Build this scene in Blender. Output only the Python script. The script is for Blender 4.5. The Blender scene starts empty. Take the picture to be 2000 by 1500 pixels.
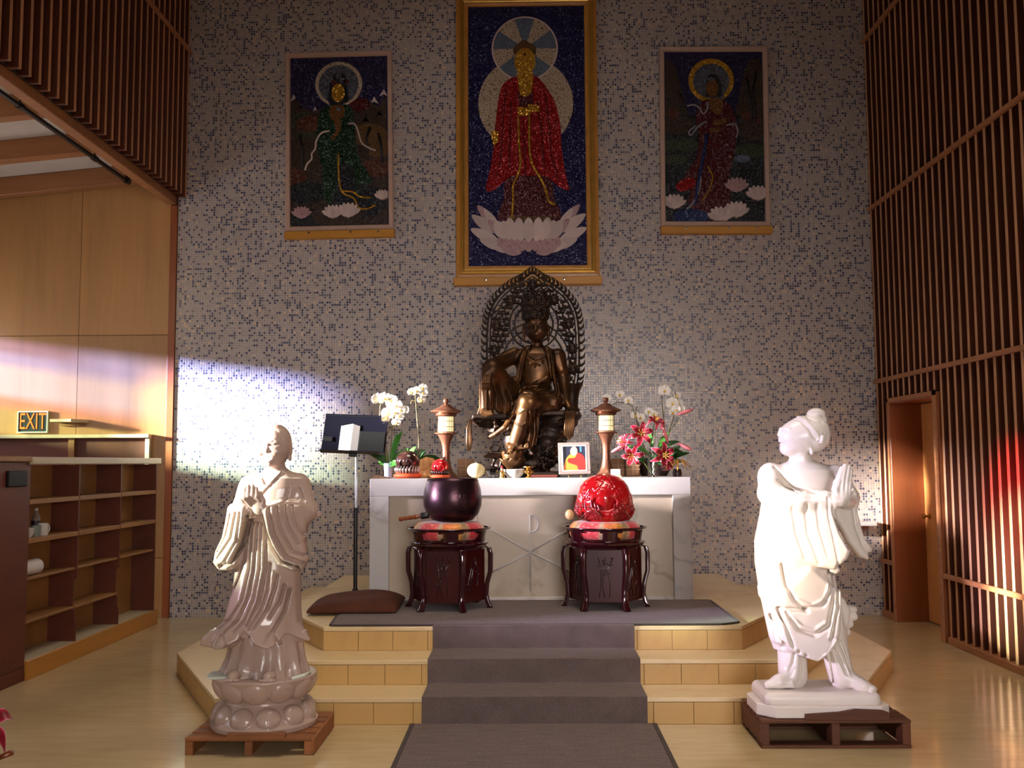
import bpy, bmesh, math, random
import numpy as np
from mathutils import Matrix, Vector
random.seed(7); rng = np.random.default_rng(7)
SC = bpy.context.scene
COL = SC.collection
PI = math.pi

# ------------------------------------------------------------------ camera
cam = bpy.data.cameras.new('camera'); camo = bpy.data.objects.new('camera', cam); COL.objects.link(camo)
cam.sensor_width = 36.0; cam.lens = 34.2; cam.clip_start = 0.05; cam.clip_end = 200
camo.matrix_world = (Matrix.Translation((0, 0, 1.5)) @ Matrix.Rotation(math.radians(0.905), 4, 'Z')
                     @ Matrix.Rotation(math.radians(90 + 4.604), 4, 'X') @ Matrix.Rotation(math.radians(-0.344), 4, 'Z'))
SC.camera = camo

# ------------------------------------------------------------------ world, sun, lamps, exposure
SC.view_settings.view_transform = 'Standard'; SC.view_settings.look = 'None'
SC.view_settings.gamma = 1.0; SC.view_settings.use_curve_mapping = False
SC.view_settings.exposure = 0.06
SC.cycles.max_bounces = 8; SC.cycles.diffuse_bounces = 3; SC.cycles.glossy_bounces = 3; SC.cycles.transmission_bounces = 6; SC.cycles.transparent_max_bounces = 8
world = bpy.data.worlds.new('world'); SC.world = world; world.use_nodes = True
world.node_tree.nodes['Background'].inputs[0].default_value = (0.80, 0.84, 1.0, 1)
world.node_tree.nodes['Background'].inputs[1].default_value = 0.10

def add_light(name, kind, energy, color, loc=(0, 0, 0), direction=(0, 0, -1), **kw):
    l = bpy.data.lights.new(name, kind); l.energy = energy; l.color = color
    o = bpy.data.objects.new(name, l); COL.objects.link(o); o.location = loc
    o.rotation_euler = Vector(direction).to_track_quat('-Z', 'Y').to_euler()
    for k, v in kw.items(): setattr(l, k, v)
    return o
SUN_DIR = (1.0, 0.30, -0.16)
add_light('sun', 'SUN', 95.0, (1.0, 0.96, 0.92), (-12, 0, 5), SUN_DIR, angle=math.radians(4.5))
# soft fill lamp added behind the camera, in place of hall daylight
add_light('hall_fill', 'AREA', 38.0, (1.0, 0.93, 0.91), (1.8, -4.2, 2.2), (-0.15, 1, -0.09),
          shape='RECTANGLE', size=3.4, size_y=2.2, spread=math.radians(48))
# fill lamps added just inside the two aisle windows to brighten the low wall
add_light('window_fill_1', 'AREA', 40.0, (0.92, 0.90, 1.0), (-6.15, 4.7, 2.2), (1, 0.1, -0.1), shape='RECTANGLE', size=4.0, size_y=1.3)
add_light('window_fill_2', 'AREA', 18.0, (0.92, 0.92, 1.0), (-6.15, 8.9, 2.45), (1, 0.05, -0.1), shape='RECTANGLE', size=1.0, size_y=1.0)
# warm downlight in the nave ceiling, far above the frame
add_light('nave_downlight', 'AREA', 58.0, (1.0, 0.86, 0.70), (0.2, 5.2, 7.7), (0, 0.05, -1), shape='RECTANGLE', size=3.0, size_y=2.5, spread=math.radians(84))
# warm lamp under the aisle ceiling, left of the frame
add_light('aisle_lamp', 'AREA', 5.0, (1.0, 0.72, 0.40), (-4.9, 6.2, 3.7), (0.0, 0.75, -0.75), shape='RECTANGLE', size=0.9, size_y=0.6)

# ------------------------------------------------------------------ helpers: colour, nodes, materials
def lin(c):
    return tuple(((v / 255.0) / 12.92 if v / 255.0 <= 0.04045 else ((v / 255.0 + 0.055) / 1.055) ** 2.4) for v in c[:3]) + (1.0,)

class NT:
    def __init__(s, name):
        s.m = bpy.data.materials.new(name); s.m.use_nodes = True; s.t = s.m.node_tree
        s.b = s.t.nodes['Principled BSDF']; s.out = s.t.nodes['Material Output']
    def n(s, typ, props=None, **ins):
        nd = s.t.nodes.new(typ)
        for k, v in (props or {}).items(): setattr(nd, k, v)
        for k, v in ins.items():
            k = int(k[1:]) if k[0] == '_' and k[1:].isdigit() else k.replace('_', ' ')
            s.set(nd.inputs[k], v)
        return nd
    def set(s, sock, v):
        if hasattr(v, 'outputs'): v = v.outputs[0]
        if isinstance(v, bpy.types.NodeSocket): s.t.links.new(v, sock)
        else: sock.default_value = v
    def p(s, **ins):
        for k, v in ins.items(): s.set(s.b.inputs[k.replace('_', ' ')], v)
        return s
    def math(s, op, a, b=0.0): return s.n('ShaderNodeMath', {'operation': op}, _0=a, _1=b).outputs[0]
    def mix(s, f, a, b, blend='MIX'):
        nd = s.n('ShaderNodeMix', {'data_type': 'RGBA', 'blend_type': blend})
        s.set(nd.inputs[0], f); s.set(nd.inputs[6], a); s.set(nd.inputs[7], b); return nd.outputs[2]
    def ramp(s, f, stops, interp='LINEAR'):
        nd = s.n('ShaderNodeValToRGB'); s.set(nd.inputs[0], f); cr = nd.color_ramp; cr.interpolation = interp
        while len(cr.elements) < len(stops): cr.elements.new(0.5)
        for e, (p_, c) in zip(cr.elements, stops): e.position = p_; e.color = c
        return nd.outputs[0]
    def coord(s, scale=(1, 1, 1), rot=(0, 0, 0), out='Object'):
        tc = s.n('ShaderNodeTexCoord')
        return s.n('ShaderNodeMapping', Vector=tc.outputs[out], Scale=scale, Rotation=rot).outputs[0]
    def noise(s, vec, scale=5.0, detail=4.0, rough=0.55):
        return s.n('ShaderNodeTexNoise', Vector=vec, Scale=scale, Detail=detail, Roughness=rough).outputs[0]
    def bump(s, h, strength=0.3, dist=0.01):
        s.set(s.b.inputs['Normal'], s.n('ShaderNodeBump', Strength=strength, Distance=dist, Height=h).outputs[0]); return s

def plain(name, c, rough=0.5, metal=0.0, var=0.0, vscale=12.0, bump=0.0, bscale=40.0, spec=0.5, coat=0.0, **kw):
    t = NT(name); t.p(Roughness=rough, Metallic=metal); t.set(t.b.inputs['Specular IOR Level'], spec); t.set(t.b.inputs['Coat Weight'], coat)
    if var > 0:
        f = t.noise(t.coord(), vscale, 4)
        a = tuple(max(0, v * (1 - var)) for v in lin(c)[:3]) + (1,); b = tuple(min(1, v * (1 + var)) for v in lin(c)[:3]) + (1,)
        t.p(Base_Color=t.ramp(f, [(0.3, a), (0.7, b)]))
    else: t.p(Base_Color=lin(c))
    if bump > 0: t.bump(t.noise(t.coord(), bscale, 3), bump, 0.005)
    for k, v in kw.items(): t.set(t.b.inputs[k.replace('_', ' ')], v)
    return t.m

def wood(name, c, scale=(3, 30, 3), rough=0.4, var=0.3, rand=0.15, coat=0.0):
    """grain lines run along the axis with the small scale"""
    t = NT(name)
    f = t.noise(t.coord(scale), 1.0, 6, 0.6)
    f2 = t.noise(t.coord(tuple(v * 5 for v in scale)), 1.0, 2)
    f = t.math('ADD', t.math('MULTIPLY', f, 0.75), t.math('MULTIPLY', f2, 0.25))
    a = tuple(v * (1 - var) for v in lin(c)[:3]) + (1,); b = tuple(min(1, v * (1 + var)) for v in lin(c)[:3]) + (1,)
    col = t.ramp(f, [(0.32, a), (0.68, b)])
    if rand > 0:
        oi = t.n('ShaderNodeObjectInfo')
        k = t.math('ADD', 1.0 - rand, t.math('MULTIPLY', oi.outputs['Random'], 2 * rand))
        hv = t.n('ShaderNodeHueSaturation', Value=k, Color=col); col = hv.outputs[0]
    t.p(Base_Color=col, Roughness=rough); t.set(t.b.inputs['Coat Weight'], coat)
    t.bump(f, 0.08, 0.003)
    return t.m

# ------------------------------------------------------------------ helpers: meshes and objects
def tagobj(o, label=None, cat=None, group=None, kind=None):
    if label: o['label'] = label
    if cat: o['category'] = cat
    if group: o['group'] = group
    if kind: o['kind'] = kind
    return o

def empty(name, loc=(0, 0, 0), rz=0.0, **kw):
    o = bpy.data.objects.new(name, None); COL.objects.link(o); o.location = loc; o.rotation_euler = (0, 0, rz)
    o.empty_display_size = 0.05
    return tagobj(o, **kw)

def link(name, me, mat=None, parent=None, loc=(0, 0, 0), rot=(0, 0, 0), **kw):
    o = bpy.data.objects.new(name, me); COL.objects.link(o)
    if mat is not None and not me.materials: me.materials.append(mat)
    o.parent = parent; o.location = loc; o.rotation_euler = rot
    return tagobj(o, **kw)

def copy_tree(o, parent=None):
    c = o.copy(); COL.objects.link(c); c.parent = parent
    for ch in o.children: copy_tree(ch, c)
    return c

class MB:
    def __init__(s): s.v = []; s.f = []
    def add(s, vs, fs, M=None):
        b = len(s.v)
        if M is not None: vs = [tuple(M @ Vector(v)) for v in vs]
        s.v += [tuple(v) for v in vs]; s.f += [tuple(i + b for i in f) for f in fs]; return s
    def box(s, x0, x1, y0, y1, z0, z1, M=None):
        v = [(x0, y0, z0), (x1, y0, z0), (x1, y1, z0), (x0, y1, z0), (x0, y0, z1), (x1, y0, z1), (x1, y1, z1), (x0, y1, z1)]
        return s.add(v, [(0, 3, 2, 1), (4, 5, 6, 7), (0, 1, 5, 4), (1, 2, 6, 5), (2, 3, 7, 6), (3, 0, 4, 7)], M)
    def prism(s, poly, z0, z1, axis='Z', M=None, grow=0.0):
        """poly (counter-clockwise) extruded along the axis; axis 'Y': poly is (x, z)"""
        n = len(poly)
        if axis == 'Z': v = [(x, y, z0) for x, y in poly] + [(x, y, z1) for x, y in poly]
        elif axis == 'Y': v = [(x, z0, z) for x, z in poly] + [(x, z1, z) for x, z in poly]
        else: v = [(z0, y, z) for y, z in poly] + [(z1, y, z) for y, z in poly]
        f = [tuple(range(n))[::-1], tuple(range(n, 2 * n))] + [(i, (i + 1) % n, n + (i + 1) % n, n + i) for i in range(n)]
        return s.add(v, f, M)
    def lathe(s, prof, n=32, c=(0, 0, 0), M=None, caps=True):
        v = []; f = []; k = len(prof)
        for i in range(n):
            a = 2 * PI * i / n; ca, sa = math.cos(a), math.sin(a)
            v += [(c[0] + r * ca, c[1] + r * sa, c[2] + z) for r, z in prof]
        for i in range(n):
            j = (i + 1) % n
            for q in range(k - 1): f.append((i * k + q, j * k + q, j * k + q + 1, i * k + q + 1))
        if caps:
            if prof[0][0] > 1e-5: f.append(tuple(i * k for i in range(n))[::-1])
            if prof[-1][0] > 1e-5: f.append(tuple(i * k + k - 1 for i in range(n)))
        return s.add(v, f, M)
    def tube(s, pts, r, n=8, M=None, closed=False, flat=1.0):
        pts = [Vector(p) for p in pts]; m = len(pts)
        rs = r if isinstance(r, (list, tuple, np.ndarray)) else [r] * m
        v = []; f = []; up = None
        for i, p in enumerate(pts):
            a = pts[(i - 1) % m] if (closed or i > 0) else p; b = pts[(i + 1) % m] if (closed or i < m - 1) else p
            d = (b - a)
            if d.length < 1e-9: d = Vector((0, 0, 1))
            d.normalize()
            if up is None:
                up = Vector((0, 1, 0)) if abs(d.y) < 0.9 else Vector((1, 0, 0))
            x = up - d * up.dot(d)
            if x.length < 1e-6: x = d.orthogonal()
            x.normalize(); up = x; y = d.cross(x)
            for k in range(n):
                t = 2 * PI * k / n
                v.append(tuple(p + x * (rs[i] * math.cos(t) * flat) + y * (rs[i] * math.sin(t))))
        for i in range(m if closed else m - 1):
            j = (i + 1) % m
            for k in range(n): f.append((i * n + k, i * n + (k + 1) % n, j * n + (k + 1) % n, j * n + k))
        if not closed: f.append(tuple(range(n))[::-1]); f.append(tuple((m - 1) * n + k for k in range(n)))
        return s.add(v, f, M)
    def ball(s, c, r, nu=16, nv=10, M=None):
        r = r if isinstance(r, (tuple, list)) else (r, r, r)
        prof = [(math.sin(PI * i / nv), -math.cos(PI * i / nv)) for i in range(nv + 1)]
        b = MB().lathe([(max(q[0], 1e-4), q[1]) for q in prof], nu)
        return s.add([(c[0] + x * r[0], c[1] + y * r[1], c[2] + z * r[2]) for x, y, z in b.v], b.f, M)
    def grid(s, P, M=None, wrap=False, thick=0.0):
        P = np.asarray(P, float); a, b = P.shape[:2]; v = [tuple(q) for q in P.reshape(-1, 3)]
        f = [(i * b + j, i * b + (j + 1) % b, (i + 1) * b + (j + 1) % b, (i + 1) * b + j) for i in range(a - 1) for j in range(b if wrap else b - 1)]
        return s.add(v, f, M)
    def mesh(s, name, bevel=0.0, seg=1, smooth=None, fixn=True, weld=False):
        me = bpy.data.meshes.new(name); me.from_pydata(s.v, [], s.f)
        if fixn or bevel > 0 or weld:
            bm = bmesh.new(); bm.from_mesh(me)
            if weld: bmesh.ops.remove_doubles(bm, verts=bm.verts, dist=1e-5)
            if fixn: bmesh.ops.recalc_face_normals(bm, faces=bm.faces)
            if bevel > 0:
                es = [e for e in bm.edges if len(e.link_faces) == 2 and e.calc_face_angle(0) > 0.6]
                bmesh.ops.bevel(bm, geom=es, offset=bevel, segments=seg, profile=0.5, affect='EDGES', clamp_overlap=True)
            bm.to_mesh(me); bm.free()
        if smooth is not None:
            me.polygons.foreach_set('use_smooth', [True] * len(me.polygons))
            if smooth < 3.1: me.set_sharp_from_angle(angle=smooth)
        me.update(); return me
    def build(s, name, mat=None, parent=None, loc=(0, 0, 0), rot=(0, 0, 0), bevel=0.0, seg=1, smooth=None, fixn=True, weld=False, **kw):
        return link(name, s.mesh(name, bevel, seg, smooth, fixn, weld), mat, parent, loc, rot, **kw)

def box_part(name, mat, parent, x0, x1, y0, y1, z0, z1, bevel=0.0, **kw):
    return MB().box(x0, x1, y0, y1, z0, z1).build(name, mat, parent, bevel=bevel, **kw)

def text_mesh(txt, size, depth=0.001):
    cu = bpy.data.curves.new('text', 'FONT'); cu.body = txt; cu.size = size; cu.align_x = 'CENTER'; cu.align_y = 'CENTER'; cu.extrude = depth
    o = bpy.data.objects.new('text', cu); COL.objects.link(o); bpy.context.view_layer.update()
    me = bpy.data.meshes.new_from_object(o.evaluated_get(bpy.context.evaluated_depsgraph_get()))
    bpy.data.objects.remove(o); bpy.data.curves.remove(cu); return me

# ------------------------------------------------------------------ helpers: volume sculpting (signed distance grid -> mesh)
def smin(a, b, k):
    if k <= 0: return np.minimum(a, b)
    h = np.clip(0.5 + 0.5 * (b - a) / k, 0, 1)
    return b * (1 - h) + a * h - k * h * (1 - h)

class Sculpt:
    def __init__(s, lo, hi, h):
        s.lo = np.array(lo, np.float32); s.h = h
        s.n = [int(math.ceil((hi[i] - lo[i]) / h)) + 1 for i in range(3)]
        s.ax = [s.lo[i] + h * np.arange(s.n[i], dtype=np.float32) for i in range(3)]
        s.F = np.full(s.n, 0.2, np.float32)
    def _sl(s, lo, hi):
        r = []
        for i in range(3):
            a = max(0, int((lo[i] - s.lo[i]) / s.h)); b = min(s.n[i], int(math.ceil((hi[i] - s.lo[i]) / s.h)) + 1)
            if b <= a: return None
            r.append(slice(a, b))
        return tuple(r)
    def _g(s, sl):
        return s.ax[0][sl[0]][:, None, None], s.ax[1][sl[1]][None, :, None], s.ax[2][sl[2]][None, None, :]
    def put(s, lo, hi, fn, k=0.02, sub=False):
        pad = k * 1.5 + 2 * s.h
        sl = s._sl([v - pad for v in lo], [v + pad for v in hi])
        if sl is None: return s
        d = fn(*s._g(sl)).astype(np.float32)
        s.F[sl] = -smin(-s.F[sl], d, k) if sub else smin(s.F[sl], d, k)
        return s
    def cap(s, a, b, ra, rb=None, k=0.02, sub=False, sy=1.0):
        rb = ra if rb is None else rb; a = np.array(a, float); b = np.array(b, float); r = max(ra, rb)
        ba = b - a; L = max(float(ba @ ba), 1e-9)
        def fn(X, Y, Z):
            t = np.clip(((X - a[0]) * ba[0] + (Y - a[1]) * ba[1] + (Z - a[2]) * ba[2]) / L, 0, 1)
            return np.sqrt((X - a[0] - t * ba[0]) ** 2 + ((Y - a[1] - t * ba[1]) / sy) ** 2 + (Z - a[2] - t * ba[2]) ** 2) - (ra + t * (rb - ra))
        return s.put(np.minimum(a, b) - r * max(1, sy), np.maximum(a, b) + r * max(1, sy), fn, k, sub)
    def chain(s, pts, rs, k=0.02, **kw):
        for i in range(len(pts) - 1): s.cap(pts[i], pts[i + 1], rs[i], rs[i + 1], k, **kw)
        return s
    def ell(s, c, r, k=0.02, sub=False, R=None):
        c = np.array(c, float); m = max(r)
        def fn(X, Y, Z):
            x, y, z = X - c[0], Y - c[1], Z - c[2]
            if R is not None:
                x, y, z = (R[0][0] * x + R[1][0] * y + R[2][0] * z, R[0][1] * x + R[1][1] * y + R[2][1] * z, R[0][2] * x + R[1][2] * y + R[2][2] * z)
            k0 = np.sqrt((x / r[0]) ** 2 + (y / r[1]) ** 2 + (z / r[2]) ** 2)
            k1 = np.sqrt((x / r[0] ** 2) ** 2 + (y / r[1] ** 2) ** 2 + (z / r[2] ** 2) ** 2) + 1e-6
            return k0 * (k0 - 1) / k1
        return s.put(c - m, c + m, fn, k, sub)
    def rbox(s, lo, hi, rad=0.01, k=0.01, sub=False):
        lo = np.array(lo, float); hi = np.array(hi, float); c = (lo + hi) / 2; e = (hi - lo) / 2 - rad
        def fn(X, Y, Z):
            qx, qy, qz = np.abs(X - c[0]) - e[0], np.abs(Y - c[1]) - e[1], np.abs(Z - c[2]) - e[2]
            return np.sqrt(np.maximum(qx, 0) ** 2 + np.maximum(qy, 0) ** 2 + np.maximum(qz, 0) ** 2) + np.minimum(np.maximum(np.maximum(qx, qy), qz), 0) - rad
        return s.put(lo, hi, fn, k, sub)
    def loft(s, rows, k=0.02, fold=None, zlo=None, sub=False):
        """rows: (z, x_left, x_right, y_centre, y_radius) from the bottom up; fold(theta, Z) -> relative radius change"""
        r = np.array(sorted(rows), float); z = r[:, 0]
        lo = (r[:, 1].min() - 0.04, (r[:, 3] - r[:, 4]).min() - 0.04, z[0]); hi = (r[:, 2].max() + 0.04, (r[:, 3] + r[:, 4]).max() + 0.04, z[-1])
        def fn(X, Y, Z):
            zz = Z[0, 0]; I = lambda q: np.interp(zz, z, q)[None, None, :]
            xl, xr, yc, ry = I(r[:, 1]), I(r[:, 2]), I(r[:, 3]), I(r[:, 4])
            cx, rx = (xl + xr) / 2, (xr - xl) / 2
            u, v = (X - cx) / rx, (Y - yc) / ry
            q = np.sqrt(u * u + v * v)
            if fold is not None: q = q - fold(np.arctan2(v, u), Z)
            d = (q - 1) * np.minimum(rx, ry) * 0.9
            top = Z - z[-1]; bot = z[0] - Z
            if zlo is not None: bot = zlo(np.arctan2(v, u)) - Z
            return np.maximum(np.maximum(d, top), bot)
        return s.put(lo, hi, fn, k, sub)
    def slab(s, poly, y0, t, rad=0.012, k=0.015, slope=(0, 0), sub=False):
        """rounded slab with outline poly in (x, z), centred on the plane y = y0 + slope.(x - x0, z - z0), half thickness t"""
        P = np.array(poly, float); c = P.mean(0); n = len(P)
        ym = abs(slope[0]) * np.ptp(P[:, 0]) + abs(slope[1]) * np.ptp(P[:, 1])
        def fn(X, Y, Z):
            x, z = X[:, 0, :], Z[0]; x, z = np.broadcast_arrays(x, z)
            d = np.full(x.shape, 1e9); sg = np.ones(x.shape)
            for i in range(n):
                a, b = P[i], P[i - 1]; e = b - a; wx, wz = x - a[0], z - a[1]
                tt = np.clip((wx * e[0] + wz * e[1]) / (e @ e), 0, 1)
                d = np.minimum(d, (wx - e[0] * tt) ** 2 + (wz - e[1] * tt) ** 2)
                c1 = z >= a[1]; c2 = z < b[1]; c3 = e[0] * wz > e[1] * wx
                al = c1 & c2 & c3; no = ~c1 & ~c2 & ~c3; sg = np.where(al | no, -sg, sg)
            d2 = (np.sqrt(d) * sg)[:, None, :] + rad
            dy = np.abs(Y - (y0 + slope[0] * (X - c[0]) + slope[1] * (Z - c[1]))) - t + rad
            return np.minimum(np.maximum(d2, dy), 0) + np.sqrt(np.maximum(d2, 0) ** 2 + np.maximum(dy, 0) ** 2) - rad
        return s.put((P[:, 0].min(), y0 - t - ym, P[:, 1].min()), (P[:, 0].max(), y0 + t + ym, P[:, 1].max()), fn, k, sub)
    def relief(s, line, w, depth, y1=None, y0=-9.0):
        """displace the surface (depth > 0 engraves) along a polyline in (x, z) for y0 < y < y1 (the side facing -y)"""
        P = np.array(line, float); y1 = 9.0 if y1 is None else y1
        sl = s._sl((P[:, 0].min() - 3 * w, y0, P[:, 1].min() - 3 * w), (P[:, 0].max() + 3 * w, y1, P[:, 1].max() + 3 * w))
        if sl is None: return s
        X, Y, Z = s._g(sl); x, z = np.broadcast_arrays(X[:, 0, :], Z[0])
        d = np.full(x.shape, 1e9); n = len(P)
        for i in range(n - 1):
            a, e = P[i], P[i + 1] - P[i]; wx, wz = x - a[0], z - a[1]
            tt = np.clip((wx * e[0] + wz * e[1]) / max(e @ e, 1e-9), 0, 1)
            d = np.minimum(d, (wx - e[0] * tt) ** 2 + (wz - e[1] * tt) ** 2)
        s.F[sl] += (depth * np.exp(-d / (w * w)))[:, None, :].astype(np.float32)
        return s
    def floor(s, z=0.0):
        s.F = np.maximum(s.F, (z - s.ax[2])[None, None, :]); return s
    def blur(s, it=1):
        for _ in range(it):
            for ax in range(3):
                F = s.F; a = np.roll(F, 1, ax); b = np.roll(F, -1, ax)
                s.F = 0.5 * F + 0.25 * (a + b)
        return s
    def mesh(s, name):
        import openvdb
        F = np.clip(s.F, -3 * s.h, 3 * s.h)
        for ax in range(3):
            i0 = [slice(None)] * 3; i0[ax] = 0; F[tuple(i0)] = 3 * s.h; i0[ax] = -1; F[tuple(i0)] = 3 * s.h
        g = openvdb.FloatGrid(background=float(3 * s.h)); g.copyFromArray(np.ascontiguousarray(F))
        p, q = g.convertToQuads(isovalue=0.0)
        p = p * s.h + s.lo[None, :]
        me = bpy.data.meshes.new(name); nq = len(q)
        me.vertices.add(len(p)); me.vertices.foreach_set('co', p.astype(np.float32).ravel())
        me.loops.add(nq * 4); me.loops.foreach_set('vertex_index', np.ascontiguousarray(q[:, ::-1]).astype(np.int32).ravel())
        me.polygons.add(nq); me.polygons.foreach_set('loop_start', np.arange(0, nq * 4, 4, dtype=np.int32))
        me.polygons.foreach_set('use_smooth', np.ones(nq, bool)); me.update(calc_edges=True); me.validate()
        bm = bmesh.new(); bm.from_mesh(me); bmesh.ops.recalc_face_normals(bm, faces=bm.faces); bm.to_mesh(me); bm.free()
        return me

# ================================================================== MATERIALS OF THE ROOM
def mosaic_material():
    t = NT('mosaic_tiles'); P = 0.0252
    co = t.n('ShaderNodeTexCoord').outputs['Object']
    sc = t.n('ShaderNodeVectorMath', {'operation': 'MULTIPLY'}, _0=co, _1=(1 / P, 0, 1 / P)).outputs[0]
    cell = t.n('ShaderNodeVectorMath', {'operation': 'FLOOR'}, _0=sc).outputs[0]
    fr = t.n('ShaderNodeVectorMath', {'operation': 'FRACTION'}, _0=sc).outputs[0]
    wn = t.n('ShaderNodeTexWhiteNoise', Vector=cell)
    clus = t.noise(t.n('ShaderNodeVectorMath', {'operation': 'MULTIPLY'}, _0=cell, _1=(0.33, 0.33, 0.33)).outputs[0], 1.0, 2)
    v = t.math('ADD', wn.outputs['Value'], t.math('MULTIPLY', t.math('SUBTRACT', clus, 0.5), 0.75))
    tile = t.ramp(v, [(0.0, lin((181, 167, 159))), (0.25, lin((189, 175, 167))), (0.42, lin((172, 159, 153))), (0.60, lin((184, 171, 166))),
                      (0.735, lin((102, 100, 116))), (0.86, lin((82, 82, 102))), (0.95, lin((124, 118, 122)))], 'CONSTANT')
    wn2 = t.n('ShaderNodeTexWhiteNoise', Vector=t.n('ShaderNodeVectorMath', {'operation': 'ADD'}, _0=cell, _1=(31.7, 5.3, 11.1)).outputs[0])
    tile = t.mix(t.math('GREATER_THAN', wn2.outputs['Value'], 0.965), tile, lin((220, 194, 162)))
    tile = t.mix(0.03, tile, wn2.outputs['Color'], 'OVERLAY')
    sep = t.n('ShaderNodeSeparateXYZ', Vector=fr)
    def edge(o): return t.math('MULTIPLY', t.math('ABSOLUTE', t.math('SUBTRACT', o, 0.5)), 2.0)
    e = t.math('MAXIMUM', edge(sep.outputs[0]), edge(sep.outputs[2]))
    g = t.math('GREATER_THAN', e, 0.84)
    col = t.mix(g, tile, lin((200, 190, 182)))
    rough = t.math('ADD', 0.26, t.math('MULTIPLY', g, 0.5))
    t.p(Base_Color=col, Roughness=rough)
    sm = t.n('ShaderNodeMapRange', {'interpolation_type': 'SMOOTHSTEP'}, Value=e, From_Min=0.95, From_Max=0.74, To_Min=0.0, To_Max=1.0)
    tilt = t.math('MULTIPLY', t.math('MULTIPLY', t.math('SUBTRACT', sep.outputs[0], 0.5), t.math('SUBTRACT', wn2.outputs['Value'], 0.5)), 0.35)
    t.bump(t.math('ADD', sm.outputs[0], tilt), 0.6, 0.0025)
    return t.m
def floor_material():
    t = NT('polished_terrazzo_floor'); c = t.coord()
    a = t.noise(c, 1.3, 5, 0.6); b = t.noise(t.coord((1, 6, 1)), 3.0, 4)
    f = t.math('ADD', t.math('MULTIPLY', a, 0.6), t.math('MULTIPLY', b, 0.4))
    t.p(Base_Color=t.ramp(f, [(0.3, lin((180, 154, 112))), (0.5, lin((196, 172, 130))), (0.7, lin((208, 186, 146)))]),
        Roughness=t.ramp(t.noise(c, 5, 4), [(0.3, (0.09,) * 3 + (1,)), (0.7, (0.19,) * 3 + (1,))]))
    t.bump(t.noise(c, 2.5, 2), 0.06, 0.01)
    return t.m
def marble_material(name, base, vein, rough=0.22, vs=2.2, sss=0.0, thin=0.03):
    t = NT(name); c = t.coord()
    w = t.noise(c, vs * 0.8, 6, 0.6)
    q = t.n('ShaderNodeTexNoise', Vector=t.n('ShaderNodeVectorMath', {'operation': 'ADD'}, _0=c, _1=t.n('ShaderNodeTexNoise', Vector=c, Scale=vs, Detail=3.0).outputs['Color']).outputs[0], Scale=vs, Detail=5.0).outputs[0]
    v = t.math('ABSOLUTE', t.math('SUBTRACT', q, 0.5))
    m = t.ramp(v, [(0.0, (1, 1, 1, 1)), (thin, (0, 0, 0, 1))])
    m2 = t.math('MULTIPLY', m, t.ramp(w, [(0.45, (0, 0, 0, 1)), (0.65, (1, 1, 1, 1))]))
    t.p(Base_Color=t.mix(m2, t.mix(w, lin(base), tuple(x * 0.9 for x in lin(base)[:3]) + (1,)), lin(vein)), Roughness=rough)
    if sss > 0: t.p(Subsurface_Weight=sss, Subsurface_Scale=0.02, Subsurface_Radius=(1.0, 0.7, 0.5))
    return t.m
def carpet_material(name, c):
    t = NT(name)
    f = t.noise(t.coord((220, 60, 220)), 1.0, 2); g = t.noise(t.coord((6, 40, 6)), 1.0, 3)
    f = t.math('ADD', t.math('MULTIPLY', f, 0.6), t.math('MULTIPLY', g, 0.4))
    t.p(Base_Color=t.ramp(f, [(0.3, tuple(v * 0.62 for v in lin(c)[:3]) + (1,)), (0.7, tuple(v * 1.35 for v in lin(c)[:3]) + (1,))]), Roughness=0.95,
        Sheen_Weight=0.08, Sheen_Roughness=0.5)
    t.set(t.b.inputs['Specular IOR Level'], 0.15)
    t.bump(f, 0.5, 0.004); return t.m
M_MOSAIC = mosaic_material(); M_FLOOR = floor_material()
M_SLAT_SHADED = wood('redwood_slat_shaded', (98, 52, 34), (25, 25, 1.2), 0.45, 0.22, 0.12)  # slat sides, darkened in colour to stand for the shade between slats
M_SLAT_LIT = wood('redwood_slat_lit', (196, 144, 102), (25, 25, 1.2), 0.42, 0.16, 0.10)  # paler copy for slat fronts, the light on them put into the colour
M_BACK = wood('slat_backing', (52, 25, 15), (6, 6, 0.8), 0.6, 0.3, 0)
M_RAIL = wood('pine_rail', (176, 116, 74), (20, 1.5, 20), 0.45, 0.2, 0.05)
M_PANEL = wood('maple_veneer', (178, 132, 82), (5, 5, 0.45), 0.34, 0.14, 0.10)
M_BEAM = wood('fir_beam', (160, 108, 66), (1.2, 14, 14), 0.5, 0.2, 0.06)
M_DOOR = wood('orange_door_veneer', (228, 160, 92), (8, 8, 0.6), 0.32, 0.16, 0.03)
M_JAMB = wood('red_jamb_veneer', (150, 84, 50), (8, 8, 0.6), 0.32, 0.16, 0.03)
M_SHELFWOOD = wood('old_shelf_wood', (150, 104, 54), (6, 1.2, 6), 0.5, 0.25, 0.10)
M_DARKWOOD = wood('dark_red_ply', (96, 44, 24), (5, 1.5, 5), 0.55, 0.25, 0.06)
M_CREAMBOARD = wood('pale_board', (192, 178, 146), (10, 1.2, 10), 0.5, 0.15, 0.0)
M_PLASTER = plain('white_plaster', (204, 196, 186), 0.8, var=0.04)
M_STEP = marble_material('cream_travertine', (202, 162, 98), (188, 146, 86), 0.34, 3.0, thin=0.05)
M_TREAD = marble_material('cream_travertine_tread', (222, 196, 150), (206, 176, 130), 0.26, 1.6, thin=0.05)
M_GROUT = plain('step_grout', (96, 74, 46), 0.9)
M_CARPET = carpet_material('mauve_grey_carpet', (106, 91, 87))
M_BIND = carpet_material('carpet_binding', (70, 58, 54))
M_BLACK = plain('black_metal', (16, 15, 17), 0.35)
M_STEEL = plain('steel', (168, 168, 172), 0.25, 1.0)
M_BRASS = plain('brass', (196, 154, 80), 0.28, 1.0)

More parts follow.
